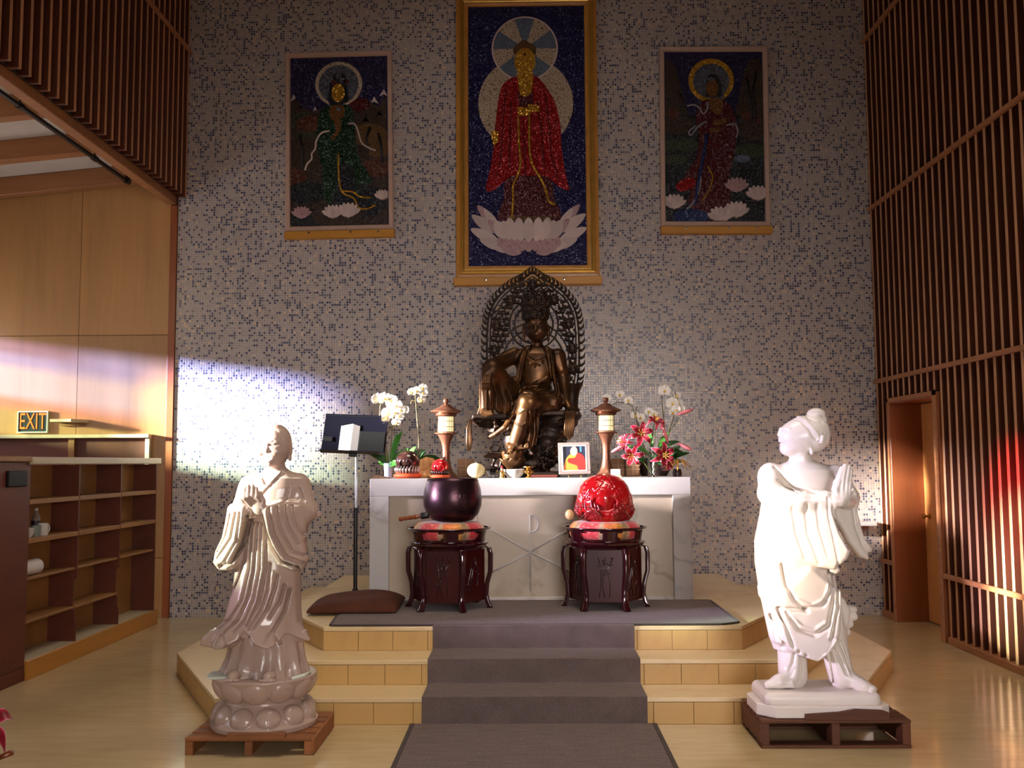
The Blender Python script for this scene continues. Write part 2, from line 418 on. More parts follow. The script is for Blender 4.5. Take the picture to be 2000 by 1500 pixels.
# ================================================================== THE ROOM
YB = 9.65            # mosaic wall
XL, XR = -3.53, 3.53 # faces of the slatted walls (backing boards)
ZC = 7.9             # ceiling
box_part('floor', M_FLOOR, None, -6.4, 4.2, -6.0, YB + 0.3, -0.15, 0.0, kind='structure')
box_part('wall_back', M_MOSAIC, None, XL, 4.2, YB, YB + 0.25, 0.0, ZC, kind='structure')
box_part('ceiling', M_PLASTER, None, -6.4, 4.2, -6.0, YB + 0.3, ZC, ZC + 0.15, kind='structure')
# hall wall behind the camera with its wide daylight opening
fw = MB().box(-6.4, 4.2, -6.2, -6.0, 0, 0.9).box(-6.4, 4.2, -6.2, -6.0, 5.6, ZC).box(-6.4, -3.6, -6.2, -6.0, 0.9, 5.6).box(3.0, 4.2, -6.2, -6.0, 0.9, 5.6)
fw.build('wall_front', M_PLASTER, None, kind='structure')

# ---- right wall: dark backing, slats, rails, base, door
DY0, DY1, DZ = 8.24, 9.24, 2.03          # door opening in the slatted face
wr = MB().box(XR, XR + 0.08, -6.0, DY0 - 0.05, 0, ZC).box(XR, XR + 0.08, DY1 + 0.05, YB, 0, ZC).box(XR, XR + 0.08, DY0 - 0.05, DY1 + 0.05, DZ + 0.06, ZC)
wall_right = wr.build('wall_right', M_BACK, None, kind='structure')
SW, SD, PITCH = 0.036, 0.085, 0.1345
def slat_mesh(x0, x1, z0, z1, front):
    me = MB().box(x0, x1, -SW / 2, SW / 2, z0, z1).mesh('slat', 0.003); me.materials.append(M_SLAT_SHADED); me.materials.append(M_SLAT_LIT)
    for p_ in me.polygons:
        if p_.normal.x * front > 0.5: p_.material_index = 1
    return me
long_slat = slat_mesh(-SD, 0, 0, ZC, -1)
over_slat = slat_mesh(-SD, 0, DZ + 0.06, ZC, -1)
y = YB - 0.03; k = 0
while y > 2.0:
    over = DY0 - 0.07 < y < DY1 + 0.07
    link('slat', over_slat if over else long_slat, M_SLAT_SHADED, wall_right, (XR, y, 0))
    y -= PITCH
def rail(par, x0, x1, y0, y1, z, h=0.04, name='rail', m=None): return box_part(name, m or M_RAIL, par, x0, x1, y0, y1, z - h / 2, z + h / 2, 0.004)
for z in (2.27, 4.0, 5.73, 7.4): rail(wall_right, XR - SD - 0.03, XR - SD + 0.002, 2.0, YB - 0.012, z)
rail(wall_right, XR - SD - 0.03, XR - SD + 0.002, 2.0, DY0 - 0.06, 0.545); rail(wall_right, XR - SD - 0.03, XR - SD + 0.002, DY1 + 0.06, YB - 0.012, 0.53)
box_part('baseboard_right', M_RAIL, None, XR - SD - 0.02, XR - 0.001, 2.0, DY0 - 0.08, 0.0, 0.055, 0.004, kind='structure')
box_part('baseboard_right', M_RAIL, None, XR - SD - 0.02, XR - 0.001, DY1 + 0.06, YB - 0.002, 0.0, 0.055, 0.004, kind='structure')
# door: deep reveal, leaf set back and hinged on the near jamb, knob
door = empty('door_1', (XR, (DY0 + DY1) / 2, 0), kind='structure')
dy = (DY1 - DY0) / 2
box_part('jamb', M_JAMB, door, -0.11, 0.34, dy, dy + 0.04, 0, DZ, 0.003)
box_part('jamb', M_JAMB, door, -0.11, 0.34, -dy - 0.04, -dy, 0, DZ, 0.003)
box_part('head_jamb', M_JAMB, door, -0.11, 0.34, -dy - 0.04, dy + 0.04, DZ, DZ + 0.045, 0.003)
tr = MB().box(-0.125, -0.108, dy + 0.005, dy + 0.045, 0, DZ + 0.05).box(-0.125, -0.108, -dy - 0.045, -dy - 0.005, 0, DZ + 0.05).box(-0.125, -0.108, -dy - 0.045, dy + 0.045, DZ + 0.012, DZ + 0.05)
tr.build('casing', M_RAIL, door)
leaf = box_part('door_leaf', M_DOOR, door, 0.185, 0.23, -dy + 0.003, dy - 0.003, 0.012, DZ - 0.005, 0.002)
MB().lathe([(0.0, 0), (0.026, 0), (0.028, 0.006), (0.010, 0.012), (0.010, 0.034), (0.020, 0.040), (0.026, 0.052), (0.022, 0.064), (0.0, 0.068)], 18,
           M=Matrix.Translation((0.185, dy - 0.10, 0.98)) @ Matrix.Rotation(-PI / 2, 4, 'Y')).build('knob', M_BRASS, leaf, smooth=0.7)

# ---- left: balcony front with slats above the aisle, aisle ceiling on sloping beams
ZS = 4.2
wall_left = box_part('wall_left', M_BACK, None, XL - 0.08, XL, -6.0, YB, ZS + 0.02, ZC, kind='structure')
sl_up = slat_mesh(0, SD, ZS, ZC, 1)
y = YB - 0.03
while y > 2.0:
    link('slat', sl_up, M_SLAT_SHADED, wall_left, (XL, y, 0)); y -= PITCH
for z in (5.72, 7.4): rail(wall_left, XL + SD - 0.002, XL + SD + 0.03, 2.0, YB - 0.012, z)
MB().box(XL - 0.12, XL - 0.02, -6.0, YB, 4.13, ZS + 0.02).build('trim_1', M_BEAM, None, bevel=0.006, kind='structure')
# aisle roof: white boards, falling gently to the left
sl = 0.092
roof = MB().add([(XL - 0.16, -6, 4.535), (XL - 0.16, YB, 4.535), (-6.4, YB, 4.535 - 2.7 * sl), (-6.4, -6, 4.535 - 2.7 * sl),
                 (XL - 0.16, -6, 4.635), (XL - 0.16, YB, 4.635), (-6.4, YB, 4.635 - 2.7 * sl), (-6.4, -6, 4.635 - 2.7 * sl)],
                [(0, 1, 2, 3), (4, 7, 6, 5), (0, 4, 5, 1), (1, 5, 6, 2), (2, 6, 7, 3), (3, 7, 4, 0)])
ceil_a = roof.build('ceiling_aisle', M_PLASTER, None, kind='structure')
for yy in (9.56, 8.60, 7.64, 6.68, 5.72, 4.76, 3.80, 2.84):
    x0, x1 = XL - 0.16, -6.2; zt = 4.535; h = 0.185
    MB().add([(x0, yy - .06, zt), (x0, yy + .06, zt), (x0, yy - .06, zt - h), (x0, yy + .06, zt - h),
              (x1, yy - .06, zt - 2.51 * sl), (x1, yy + .06, zt - 2.51 * sl), (x1, yy - .06, zt - h - 2.51 * sl), (x1, yy + .06, zt - h - 2.51 * sl)],
             [(0, 1, 3, 2), (4, 6, 7, 5), (0, 4, 5, 1), (2, 3, 7, 6), (0, 2, 6, 4), (1, 5, 7, 3)]).build('beam', M_BEAM, ceil_a, bevel=0.006)

# ---- panelled end wall of the aisle with veneer sheets
wall_aisle = MB().box(-6.4, XL, YB + 0.02, YB + 0.25, 0, 4.6).build('wall_aisle_end', M_DARKWOOD, None, kind='structure')
for (a, b) in ((-6.4, -5.66), (-5.656, -4.512), (-4.508, -3.60)):
    for (c, d) in ((0.0, 0.58), (0.584, 2.795), (2.80, 4.52)):
        if c < 0.58 or True: box_part('panel', M_PANEL, wall_aisle, a, b, YB - 0.004, YB + 0.02, c, d, 0.0015)
box_part('trim_2', M_JAMB, None, XL - 0.075, XL - 0.005, YB - 0.014, YB + 0.02, 0.0, 4.12, 0.003, kind='structure')

# ---- outer aisle wall with leaded coloured windows (left of the frame); their unseen panes are tinted cell by cell to shape the low sun
XO = -6.2
YE1 = (2.55, 2.95, 3.40, 3.84, 4.20, 4.85, 5.35, 5.75, 6.45, 6.80); ZE1 = (1.45, 1.75, 2.05, 2.35, 2.50, 2.90)
YE2 = (8.40, 8.62, 8.86, 9.10, 9.42); ZE2 = (1.95, 2.13, 2.25, 2.36, 2.55, 2.68, 2.80, 2.95)
wo = MB().box(XO - 0.2, XO, -6.0, YB + 0.2, 0, 1.45).box(XO - 0.2, XO, -6.0, YB + 0.2, 2.95, 4.6).box(XO - 0.2, XO, -6.0, 2.55, 1.45, 2.95).box(XO - 0.2, XO, 6.80, 8.40, 1.45, 2.95)
wo.box(XO - 0.2, XO, 9.42, YB + 0.2, 1.45, 2.95).box(XO - 0.2, XO, 8.40, 9.42, 1.45, 1.95).box(XO - 0.2, XO, 2.55, 6.80, 2.90, 2.95)
wo.build('wall_aisle_side', M_PLASTER, None, kind='structure')
def glass(name, c):
    t = NT(name); tr_ = t.n('ShaderNodeBsdfTransparent', Color=tuple(v ** .5 for v in c) + (1,)); t.t.links.new(tr_.outputs[0], t.out.inputs[0]); return t.m
GL = {'c': glass('glass_clear', (1.000, 1.000, 1.000)), 'b': glass('glass_blue', (0.300, 0.360, 0.850)), 'v': glass('glass_violet', (0.192, 0.126, 0.296)),
      'o': glass('glass_rose', (0.740, 0.370, 0.266)), 'a': glass('glass_amber', (0.577, 0.459, 0.163)), 'g': glass('glass_green', (0.459, 0.488, 0.163)),
      'm': glass('glass_mint', (0.500, 0.720, 0.580)), 'r': glass('glass_red', (0.592, 0.015, 0.044)), 'p': glass('glass_pale', (0.660, 0.640, 0.920)), 's': glass('glass_smoke', (0.022, 0.018, 0.026)), 'd': glass('glass_frosted', (0.385, 0.370, 0.370)), 'l': glass('glass_lavender', (0.074, 0.067, 0.104)), 'y': glass('glass_honey', (0.266, 0.192, 0.089)), 'D': glass('glass_haze', (0.192, 0.185, 0.192)), 'q': glass('glass_dusk', (0.075, 0.075, 0.10)),
      'A': glass('glass_straw', (0.148, 0.178, 0.096)), 'G': glass('glass_olive', (0.141, 0.192, 0.104)), 'O': glass('glass_coral', (0.222, 0.148, 0.192)), 'C': glass('glass_sky', (0.222, 0.311, 0.725)), 'B': glass('glass_cobalt', (0.118, 0.185, 0.725)), 'V': glass('glass_plum', (0.074, 0.081, 0.311))}
def window(n, ye, ze, rows):
    yc = (ye[0] + ye[-1]) / 2
    w = empty('window_%d' % n, (XO - 0.1, yc, ze[0]), kind='structure')
    fr_ = MB().box(-0.03, 0.03, ye[0] - yc, ye[-1] - yc, 0, 0.02).box(-0.03, 0.03, ye[0] - yc, ye[-1] - yc, ze[-1] - ze[0] - 0.02, ze[-1] - ze[0])
    for e in ye[1:-1]: fr_.box(-0.008, 0.008, e - yc - 0.006, e - yc + 0.006, 0, ze[-1] - ze[0])
    fr_.build('window_frame', M_BLACK, w)
    for j, row in enumerate(rows):
        for i, c in enumerate(row):
            MB().box(-0.003, 0.003, ye[i] - yc, ye[i + 1] - yc, ze[j] - ze[0], ze[j + 1] - ze[0]).build('pane', GL[c], w)
window(1, YE1, ZE1, ['sssslssss', 'slsmslqsl', 'sysclqqqd', 'sDscslddd', 'slsrsqdcd'])
window(2, YE2, ZE2, ['mmAG', 'mcAG', 'ccOO', 'ccCC', 'ccCC', 'ppBB', 'bbBV'])

# ================================================================== ALTAR PLATFORM, CARPETS
def level_poly(fy, hw, side, cy, back, cx=0.02):
    return [(cx - hw, fy), (cx + hw, fy), (cx + side, cy), (cx + side, back), (cx - side, back), (cx - side, cy)]
LEV = [(5.72, 1.84, 2.55, 7.08, YB - 0.01, 0.0, 0.15), (6.05, 1.58, 2.16, 7.08, YB - 0.01, 0.15, 0.298), (6.36, 1.345, 1.765, 7.08, 9.28, 0.298, 0.447)]
platform = empty('altar_platform', (0.02, 7.6, 0), label='three-step cream stone platform carrying the marble altar', cat='platform')
for (fy, hw, side, cy, back, z0, z1) in LEV:
    off = lambda P, d: [(x - 0.02, y - 7.6) for x, y in P]
    P = off(level_poly(fy, hw, side, cy, back), 0)
    Pi = off(level_poly(fy + 0.008, hw - 0.004, side - 0.008, cy + 0.002, back - 0.008), 0)
    MB().prism(Pi, z0, z1 - 0.02).build('core', M_GROUT, platform)
    MB().prism(P, z1 - 0.026, z1).build('tread', M_TREAD, platform, bevel=0.003)
    n = len(P); tile_h = z1 - z0 - 0.028
    for i in range(n):
        if i == 3: continue
        a, b = Vector(P[i]), Vector(P[(i + 1) % n]); L = (b - a).length; d = (b - a) / L
        m = max(1, round(L / 0.232)); wdt = L / m
        me = MB().box(0.0012, wdt - 0.0012, 0.0, 0.010, z0 + 0.001, z0 + tile_h).mesh('tile', 0.0012)
        for q in range(m):
            pos = a + d * (wdt * q)
            link('tile', me, M_STEP, platform, (pos.x, pos.y, 0), (0, 0, math.atan2(d.y, d.x)))
# carpets
st = MB(); cw0, cw1 = -0.62, 0.675; t_ = 0.012
prof = [(5.72 - t_, 0.003), (5.72 - t_, 0.15 + t_), (6.05 - t_, 0.15 + t_), (6.05 - t_, 0.298 + t_), (6.36 - t_, 0.298 + t_), (6.36 - t_, 0.447 + t_), (6.376, 0.447 + t_),
        (6.376, 0.4475), (6.3595, 0.4475), (6.3595, 0.2985), (6.0495, 0.2985), (6.0495, 0.1505), (5.7195, 0.1505), (5.7195, 0.003)]
MB().prism(prof, cw0, cw1, 'X').build('stair_runner', M_CARPET, None, bevel=0.005, seg=2, label='mauve grey carpet runner laid over the three steps', cat='carpet')
fr_ = empty('floor_rug', (0.02, 4.2, 0), label='long mauve grey rug on the floor leading up to the steps', cat='rug')
box_part('pile', M_CARPET, fr_, -0.68, 0.68, -3.2, 1.50, 0.001, 0.012, 0.002)
box_part('binding', M_BIND, fr_, -0.705, -0.68, -3.2, 1.50, 0.001, 0.013, 0.002); box_part('binding', M_BIND, fr_, 0.68, 0.705, -3.2, 1.50, 0.001, 0.013, 0.002)
pr = empty('platform_carpet', (0.02, 6.9, 0.447), label='mauve grey carpet lying on top of the platform in front of the altar', cat='carpet')
pp = [(-1.30, -0.50), (1.22, -0.50), (1.335, -0.43), (1.335, 0.56), (-1.33, 0.56), (-1.33, -0.14)]
MB().prism(pp, 0.001, 0.011).build('pile', M_CARPET, pr, bevel=0.002)
bi = MB(); 
for i in range(len(pp)):
    a, b = Vector(pp[i]), Vector(pp[(i + 1) % len(pp)]); d = (b - a).normalized(); nrm = Vector((d.y, -d.x)) * 0.018
    bi.prism([tuple(a), tuple(a + nrm), tuple(b + nrm), tuple(b)][::-1], 0.001, 0.012)
bi.build('binding', M_BIND, pr)

# ================================================================== STATUES
def stone_statue_material(name, c, rough=0.22):
    t = NT(name); f = t.noise(t.coord(), 3.0, 5, 0.6)
    t.p(Base_Color=t.ramp(f, [(0.3, tuple(v * 0.90 for v in lin(c)[:3]) + (1,)), (0.7, lin(c))]), Roughness=rough)
    return t.m
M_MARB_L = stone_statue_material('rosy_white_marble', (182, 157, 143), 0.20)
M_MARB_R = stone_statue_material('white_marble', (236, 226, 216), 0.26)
M_STYRO = plain('white_foam_wrap', (214, 222, 206), 0.8)
def bronze_material():
    t = NT('dark_bronze'); f = t.noise(t.coord(), 7.0, 5, 0.6)
    t.p(Base_Color=t.ramp(f, [(0.35, lin((56, 38, 25))), (0.55, lin((90, 60, 35))), (0.75, lin((124, 84, 46)))]), Metallic=0.75,
        Roughness=t.ramp(f, [(0.3, (0.46,) * 3 + (1,)), (0.7, (0.32,) * 3 + (1,))]))
    t.bump(t.noise(t.coord(), 60, 3), 0.12, 0.003); return t.m
M_BRONZE = bronze_material()
def bronze_dark():
    t = NT('blackened_bronze'); f = t.noise(t.coord(), 9.0, 5, 0.6)
    t.p(Base_Color=t.ramp(f, [(0.35, lin((28, 20, 16))), (0.7, lin((60, 40, 28)))]), Metallic=0.6, Roughness=0.42)
    t.bump(t.noise(t.coord(), 25, 4), 0.35, 0.01); return t.m
M_BRONZE_D = bronze_dark()

# ---- marble monk with folded hands, left ------------------------------------------------
def monk():
    root = empty('monk_statue', (-1.45, 5.425, 0.0885), label='pale marble standing monk statue with folded hands on a lotus base', cat='statue')
    OZ = 0.0885
    def q(px, py): return ((px - 518) * 0.00288 - 0.018, 1.717 - (py - 830) * 0.002807 - OZ)
    def p3(px, py, y): x, z = q(px, py); return (x, y, z)
    def ln(*pts): return [q(*p) for p in pts]
    def row(py, l, r, yc, ry): a, z = q(l, py); b, _ = q(r, py); return (z, a, b, yc, ry)
    S = Sculpt((-0.36, -0.31, 0.26), (0.36, 0.26, 1.66), 0.0048)
    # inner skirt with vertical folds
    S.loft([row(1318, 440, 607, 0, .185), row(1300, 447, 602, 0, .165), row(1270, 455, 598, 0, .155), row(1235, 462, 590, 0, .15)], 0.006,
           fold=lambda t, Z: 0.075 * np.cos(13 * t + 0.6) * np.clip((0.36 - Z) / 0.1 + 0.4, 0.4, 1))
    # outer robe, flaring to a wavy hem
    def fold(t, Z):
        k = np.clip((0.92 - Z) / 0.46, 0.12, 1)
        return 0.016 * k * np.cos(11 * t + 7.5 * Z) + 0.11 * np.clip((0.55 - Z) / 0.09, 0, 1) * np.cos(6 * t + 0.9)
    hem = lambda t: 0.462 - 0.026 * np.cos(6 * t + 0.9) - 0.012 * np.cos(t - PI)
    S.loft([row(1262, 418, 607, .0, .225), row(1248, 418, 604, .0, .215), row(1236, 426, 599, 0, .20), row(1215, 443, 592, 0, .178), row(1190, 451, 590, 0, .165), row(1150, 461, 590, 0, .155),
            row(1110, 466, 590, 0, .145), row(1060, 474, 588, 0, .13), row(1015, 484, 582, 0, .115), row(985, 478, 590, 0, .115), row(955, 474, 596, 0, .108), row(936, 484, 592, 0.01, .095),
            row(926, 508, 575, .015, .075), row(918, 522, 560, .018, .05)], 0.008, fold=fold, zlo=hem)
    # arms under the robe
    S.chain([p3(488, 950, .02), p3(474, 1005, -.02), p3(497, 998, -.155)], [.058, .055, .040], .03)
    S.chain([p3(584, 948, .02), p3(601, 1000, -.02), p3(545, 1003, -.165)], [.060, .056, .042], .03)
    # wide sleeves hanging from the forearms
    S.slab(ln((458, 990), (498, 982), (508, 998), (500, 1030), (490, 1065), (478, 1098), (462, 1113), (440, 1113), (427, 1099), (432, 1076), (446, 1050), (453, 1020)), -.09, .062, .045, .03, slope=(-0.5, 0))
    S.slab(ln((532, 996), (560, 982), (600, 985), (608, 1020), (604, 1060), (609, 1095), (601, 1112), (585, 1113), (562, 1098), (545, 1062), (536, 1030)), -.10, .066, .045, .03, slope=(0.5, 0))
    for a in (ln((504, 992), (497, 1030), (486, 1066), (470, 1096), (446, 1104)), ln((530, 1000), (537, 1035), (548, 1066), (566, 1094), (594, 1106))):
        S.relief(a, .011, .026, -.02)
    for a in (ln((545, 993), (553, 1040), (575, 1085), (603, 1098)), ln((557, 990), (566, 1035), (585, 1075), (606, 1085)), ln((570, 988), (578, 1030), (596, 1062)), ln((582, 988), (590, 1025), (603, 1045)),
              ln((480, 1000), (470, 1050), (440, 1090)), ln((468, 1003), (458, 1045), (438, 1078)), ln((490, 1000), (482, 1055), (455, 1098))): S.relief(a, .0068, .015, 0.0)
    for a in (ln((540, 990), (546, 1040), (566, 1086), (600, 1104)), ln((551, 990), (559, 1040), (580, 1082), (605, 1093))): S.relief(a, .005, -.005, 0.0)
    # skirt pleats sweeping to the left
    for a in (ln((505, 1022), (503, 1110), (490, 1170), (465, 1205), (432, 1226)), ln((514, 1022), (513, 1110), (505, 1160), (486, 1205), (458, 1228)), ln((522, 1024), (524, 1110), (515, 1165), (500, 1205), (480, 1226)),
              ln((531, 1030), (535, 1110), (525, 1170), (505, 1215)), ln((543, 1100), (540, 1150), (530, 1185), (508, 1222)), ln((556, 1122), (553, 1145), (540, 1185), (518, 1220)), ln((568, 1140), (562, 1170), (545, 1200)), ln((577, 1150), (570, 1190), (553, 1225)),
              ln((497, 1022), (492, 1090), (478, 1130), (462, 1160))): S.relief(a, .0068, .021, -0.01)
    for a in (ln((509, 1030), (508, 1110), (498, 1168), (474, 1208)), ln((527, 1030), (529, 1110), (520, 1168), (502, 1212)), ln((549, 1115), (547, 1150), (535, 1188)), ln((573, 1145), (566, 1185), (550, 1220))): S.relief(a, .006, -.008, -0.01)
    # hem curls
    for cx, cy, r in ((502, 1232, 11), (551, 1232, 9), (456, 1236, 10)):
        S.relief(ln((cx - r, cy + 14), (cx - r * .7, cy), (cx, cy - 5), (cx + r * .8, cy + 3), (cx + r * 1.4, cy + 18)), .006, .014, -0.05)
    # tail of the robe and elbow ribbons
    S.slab(ln((408, 1256), (412, 1240), (425, 1228), (450, 1226), (470, 1240), (466, 1258), (430, 1261)), -.02, .09, .03, .02)
    S.slab(ln((585, 1222), (598, 1234), (604, 1229), (607, 1242), (598, 1252), (580, 1250)), -.03, .03, .012, .012)
    S.slab(ln((450, 988), (464, 982), (464, 1008), (452, 1010), (447, 1000)), .01, .025, .012, .01); S.slab(ln((604, 984), (616, 1000), (626, 1003), (627, 1012), (612, 1018), (600, 1016)), .01, .03, .012, .012)
    # belt and collar
    S.relief(ln((492, 1010), (526, 1012)), .004, -.006, -.05); S.relief(ln((492, 1021), (526, 1022)), .004, .008, -.05)
    for a in (ln((557, 926), (540, 948), (524, 968)), ln((520, 930), (528, 946), (540, 950)), ln((572, 955), (566, 985))): S.relief(a, .006, .008, -.02)
    S.relief(ln((552, 926), (534, 950)), .006, -.006, -.02)
    S.relief(ln((590, 955), (600, 985)), .006, .008, .02)
    # neck, head, face turned a little to the left
    S.cap(p3(543, 928, .015), p3(540, 900, .0), .047, .043, .02)
    S.ell(p3(541, 869, .005), (.082, .098, .112), .01)
    S.ell(p3(536, 888, -.025), (.060, .068, .078), .025)
    S.ell(p3(532, 907, -.062), (.026, .022, .018), .018)
    S.cap(p3(530, 866, -.084), p3(529, 882, -.094), .006, .010, .012)
    S.ell(p3(529, 883, -.090), (.014, .011, .007), .008)
    S.ell(p3(516, 884, -.072), (.024, .02, .024), .02); S.ell(p3(547, 885, -.068), (.024, .02, .024), .02)
    for a in (ln((511, 863), (518, 860), (525, 864)), ln((534, 864), (543, 860), (551, 864))): S.relief(a, .005, -.006, -.05)
    for a in (ln((512, 870), (518, 872), (524, 870)), ln((535, 870), (543, 872), (550, 870))): S.relief(a, .0045, .008, -.05)
    S.relief(ln((519, 896), (528, 898), (537, 896)), .0035, .007, -.05); S.relief(ln((521, 902), (528, 904), (536, 902)), .0045, -.004, -.05)
    for sx, yy in ((566, .012), (512, .0)):
        S.ell(p3(sx, 880, yy), (.012, .026, .040), .006); S.ell(p3(sx, 896, yy - .002), (.010, .014, .018), .006)
    S.relief(ln((512, 850), (526, 841), (545, 842), (556, 856), (560, 872)), .0045, .005, .0)
    # hands
    for tip, mid, base in (((501, 957), (502, 972), (512, 988)), ((508, 949), (509, 968), (519, 986)), ((516, 949), (517, 966), (526, 985)), ((523, 954), (525, 968), (531, 984))):
        S.chain([p3(*base, -.190), p3(*mid, -.222), p3(*tip, -.212)], [.013, .0125, .0095], .006)
    for tip, mid, base in (((496, 958), (494, 973), (497, 990)), ((501, 953), (499, 970), (501, 990))):
        S.chain([p3(*base, -.165), p3(*mid, -.192), p3(*tip, -.192)], [.013, .0125, .009], .006)
    S.chain([p3(533, 995, -.180), p3(535, 978, -.200), p3(529, 962, -.200)], [.014, .012, .010], .006)
    S.ell(p3(526, 992, -.185), (.036, .026, .036), .012); S.ell(p3(500, 994, -.165), (.028, .024, .034), .012)
    # feet with toes
    for cx, yy in ((551, -.195), (484, -.185)):
        S.ell(p3(cx, 1306, yy), (.034, .060, .026), .008)
        for i in range(5):
            S.ell(p3(cx - 12 + i * 6, 1311, yy - .058 + abs(i - 1.5) * .005), (.0095, .016, .010), .003)
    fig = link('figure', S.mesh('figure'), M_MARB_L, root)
    # lotus base
    B = Sculpt((-0.32, -0.32, -0.02), (0.32, 0.32, 0.32), 0.0048)
    def prof(X, Y, Z):
        r = np.sqrt(X * X + Y * Y); z = Z[0, 0]
        R = np.interp(z, [0, .028, .032, .045, .075, .11, .135, .15, .18, .22, .262, .272], [.284, .288, .284, .272, .255, .225, .205, .203, .225, .258, .280, .278])[None, None, :]
        return np.maximum(np.maximum((r - R) * 0.85, Z - .272), -Z)
    B.put((-.3, -.3, 0), (.3, .3, .28), prof, 0.004)
    for i in range(11):
        a = 2 * PI * (i + 0.35) / 11; ca, sa = math.cos(a), math.sin(a)
        R = np.array([[-sa, ca, 0], [ca, sa, 0], [0, 0, 1]]).T
        tl = 0.52; Rt = np.array([[1, 0, 0], [0, math.cos(tl), math.sin(tl)], [0, -math.sin(tl), math.cos(tl)]])
        B.ell((ca * .240, sa * .240, .205), (.070, .030, .066), .006, R=R @ Rt)
        b = a + PI / 11; cb, sb = math.cos(b), math.sin(b)
        R = np.array([[-sb, cb, 0], [cb, sb, 0], [0, 0, 1]]).T
        Rt = np.array([[1, 0, 0], [0, math.cos(-.5), math.sin(-.5)], [0, -math.sin(-.5), math.cos(-.5)]])
        B.ell((cb * .246, sb * .246, .078), (.064, .032, .058), .006, R=R @ Rt)
        for k in (-2, -1, 0, 1, 2):
            w1, w2 = .017 * k, .009 * k; e1, e2 = .282 - .004 * abs(k), .252 - .003 * abs(k)
            B.chain([(cb * e1 - sb * w1, sb * e1 + cb * w1, .050), (cb * (e1 - .004) - sb * w1, sb * (e1 - .004) + cb * w1, .078), (cb * e2 - sb * w2, sb * e2 + cb * w2, .115)], [.005, .006, .003], .003)
            w1, w2 = .018 * k, .009 * k; e1, e2 = .262 - .004 * abs(k), .278 - .004 * abs(k)
            B.chain([(ca * .238 - sa * w2, sa * .238 + ca * w2, .160), (ca * e1 - sa * w1, sa * e1 + ca * w1, .195), (ca * e2 - sa * w1 * .7, sa * e2 + ca * w1 * .7, .232)], [.003, .006, .004], .003)
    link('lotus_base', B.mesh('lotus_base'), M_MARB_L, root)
    w = Sculpt((-.32, -.28, .25), (-.10, .08, .31), .005)
    w.ell((-.235, -.10, .275), (.05, .07, .012), .01).ell((-.19, -.15, .276), (.045, .03, .010), .01).ell((-.26, -.05, .275), (.03, .05, .012), .01)
    link('foam_scrap', w.mesh('foam_scrap'), M_STYRO, root, label='scrap of pale foam wrap by the feet')
    MB().tube([(.19, -.18, .276), (.235, -.11, .277), (.255, -.03, .277)], [.008, .011, .007], 6).build('foam_scrap', M_STYRO, root, smooth=3.2)
monk()

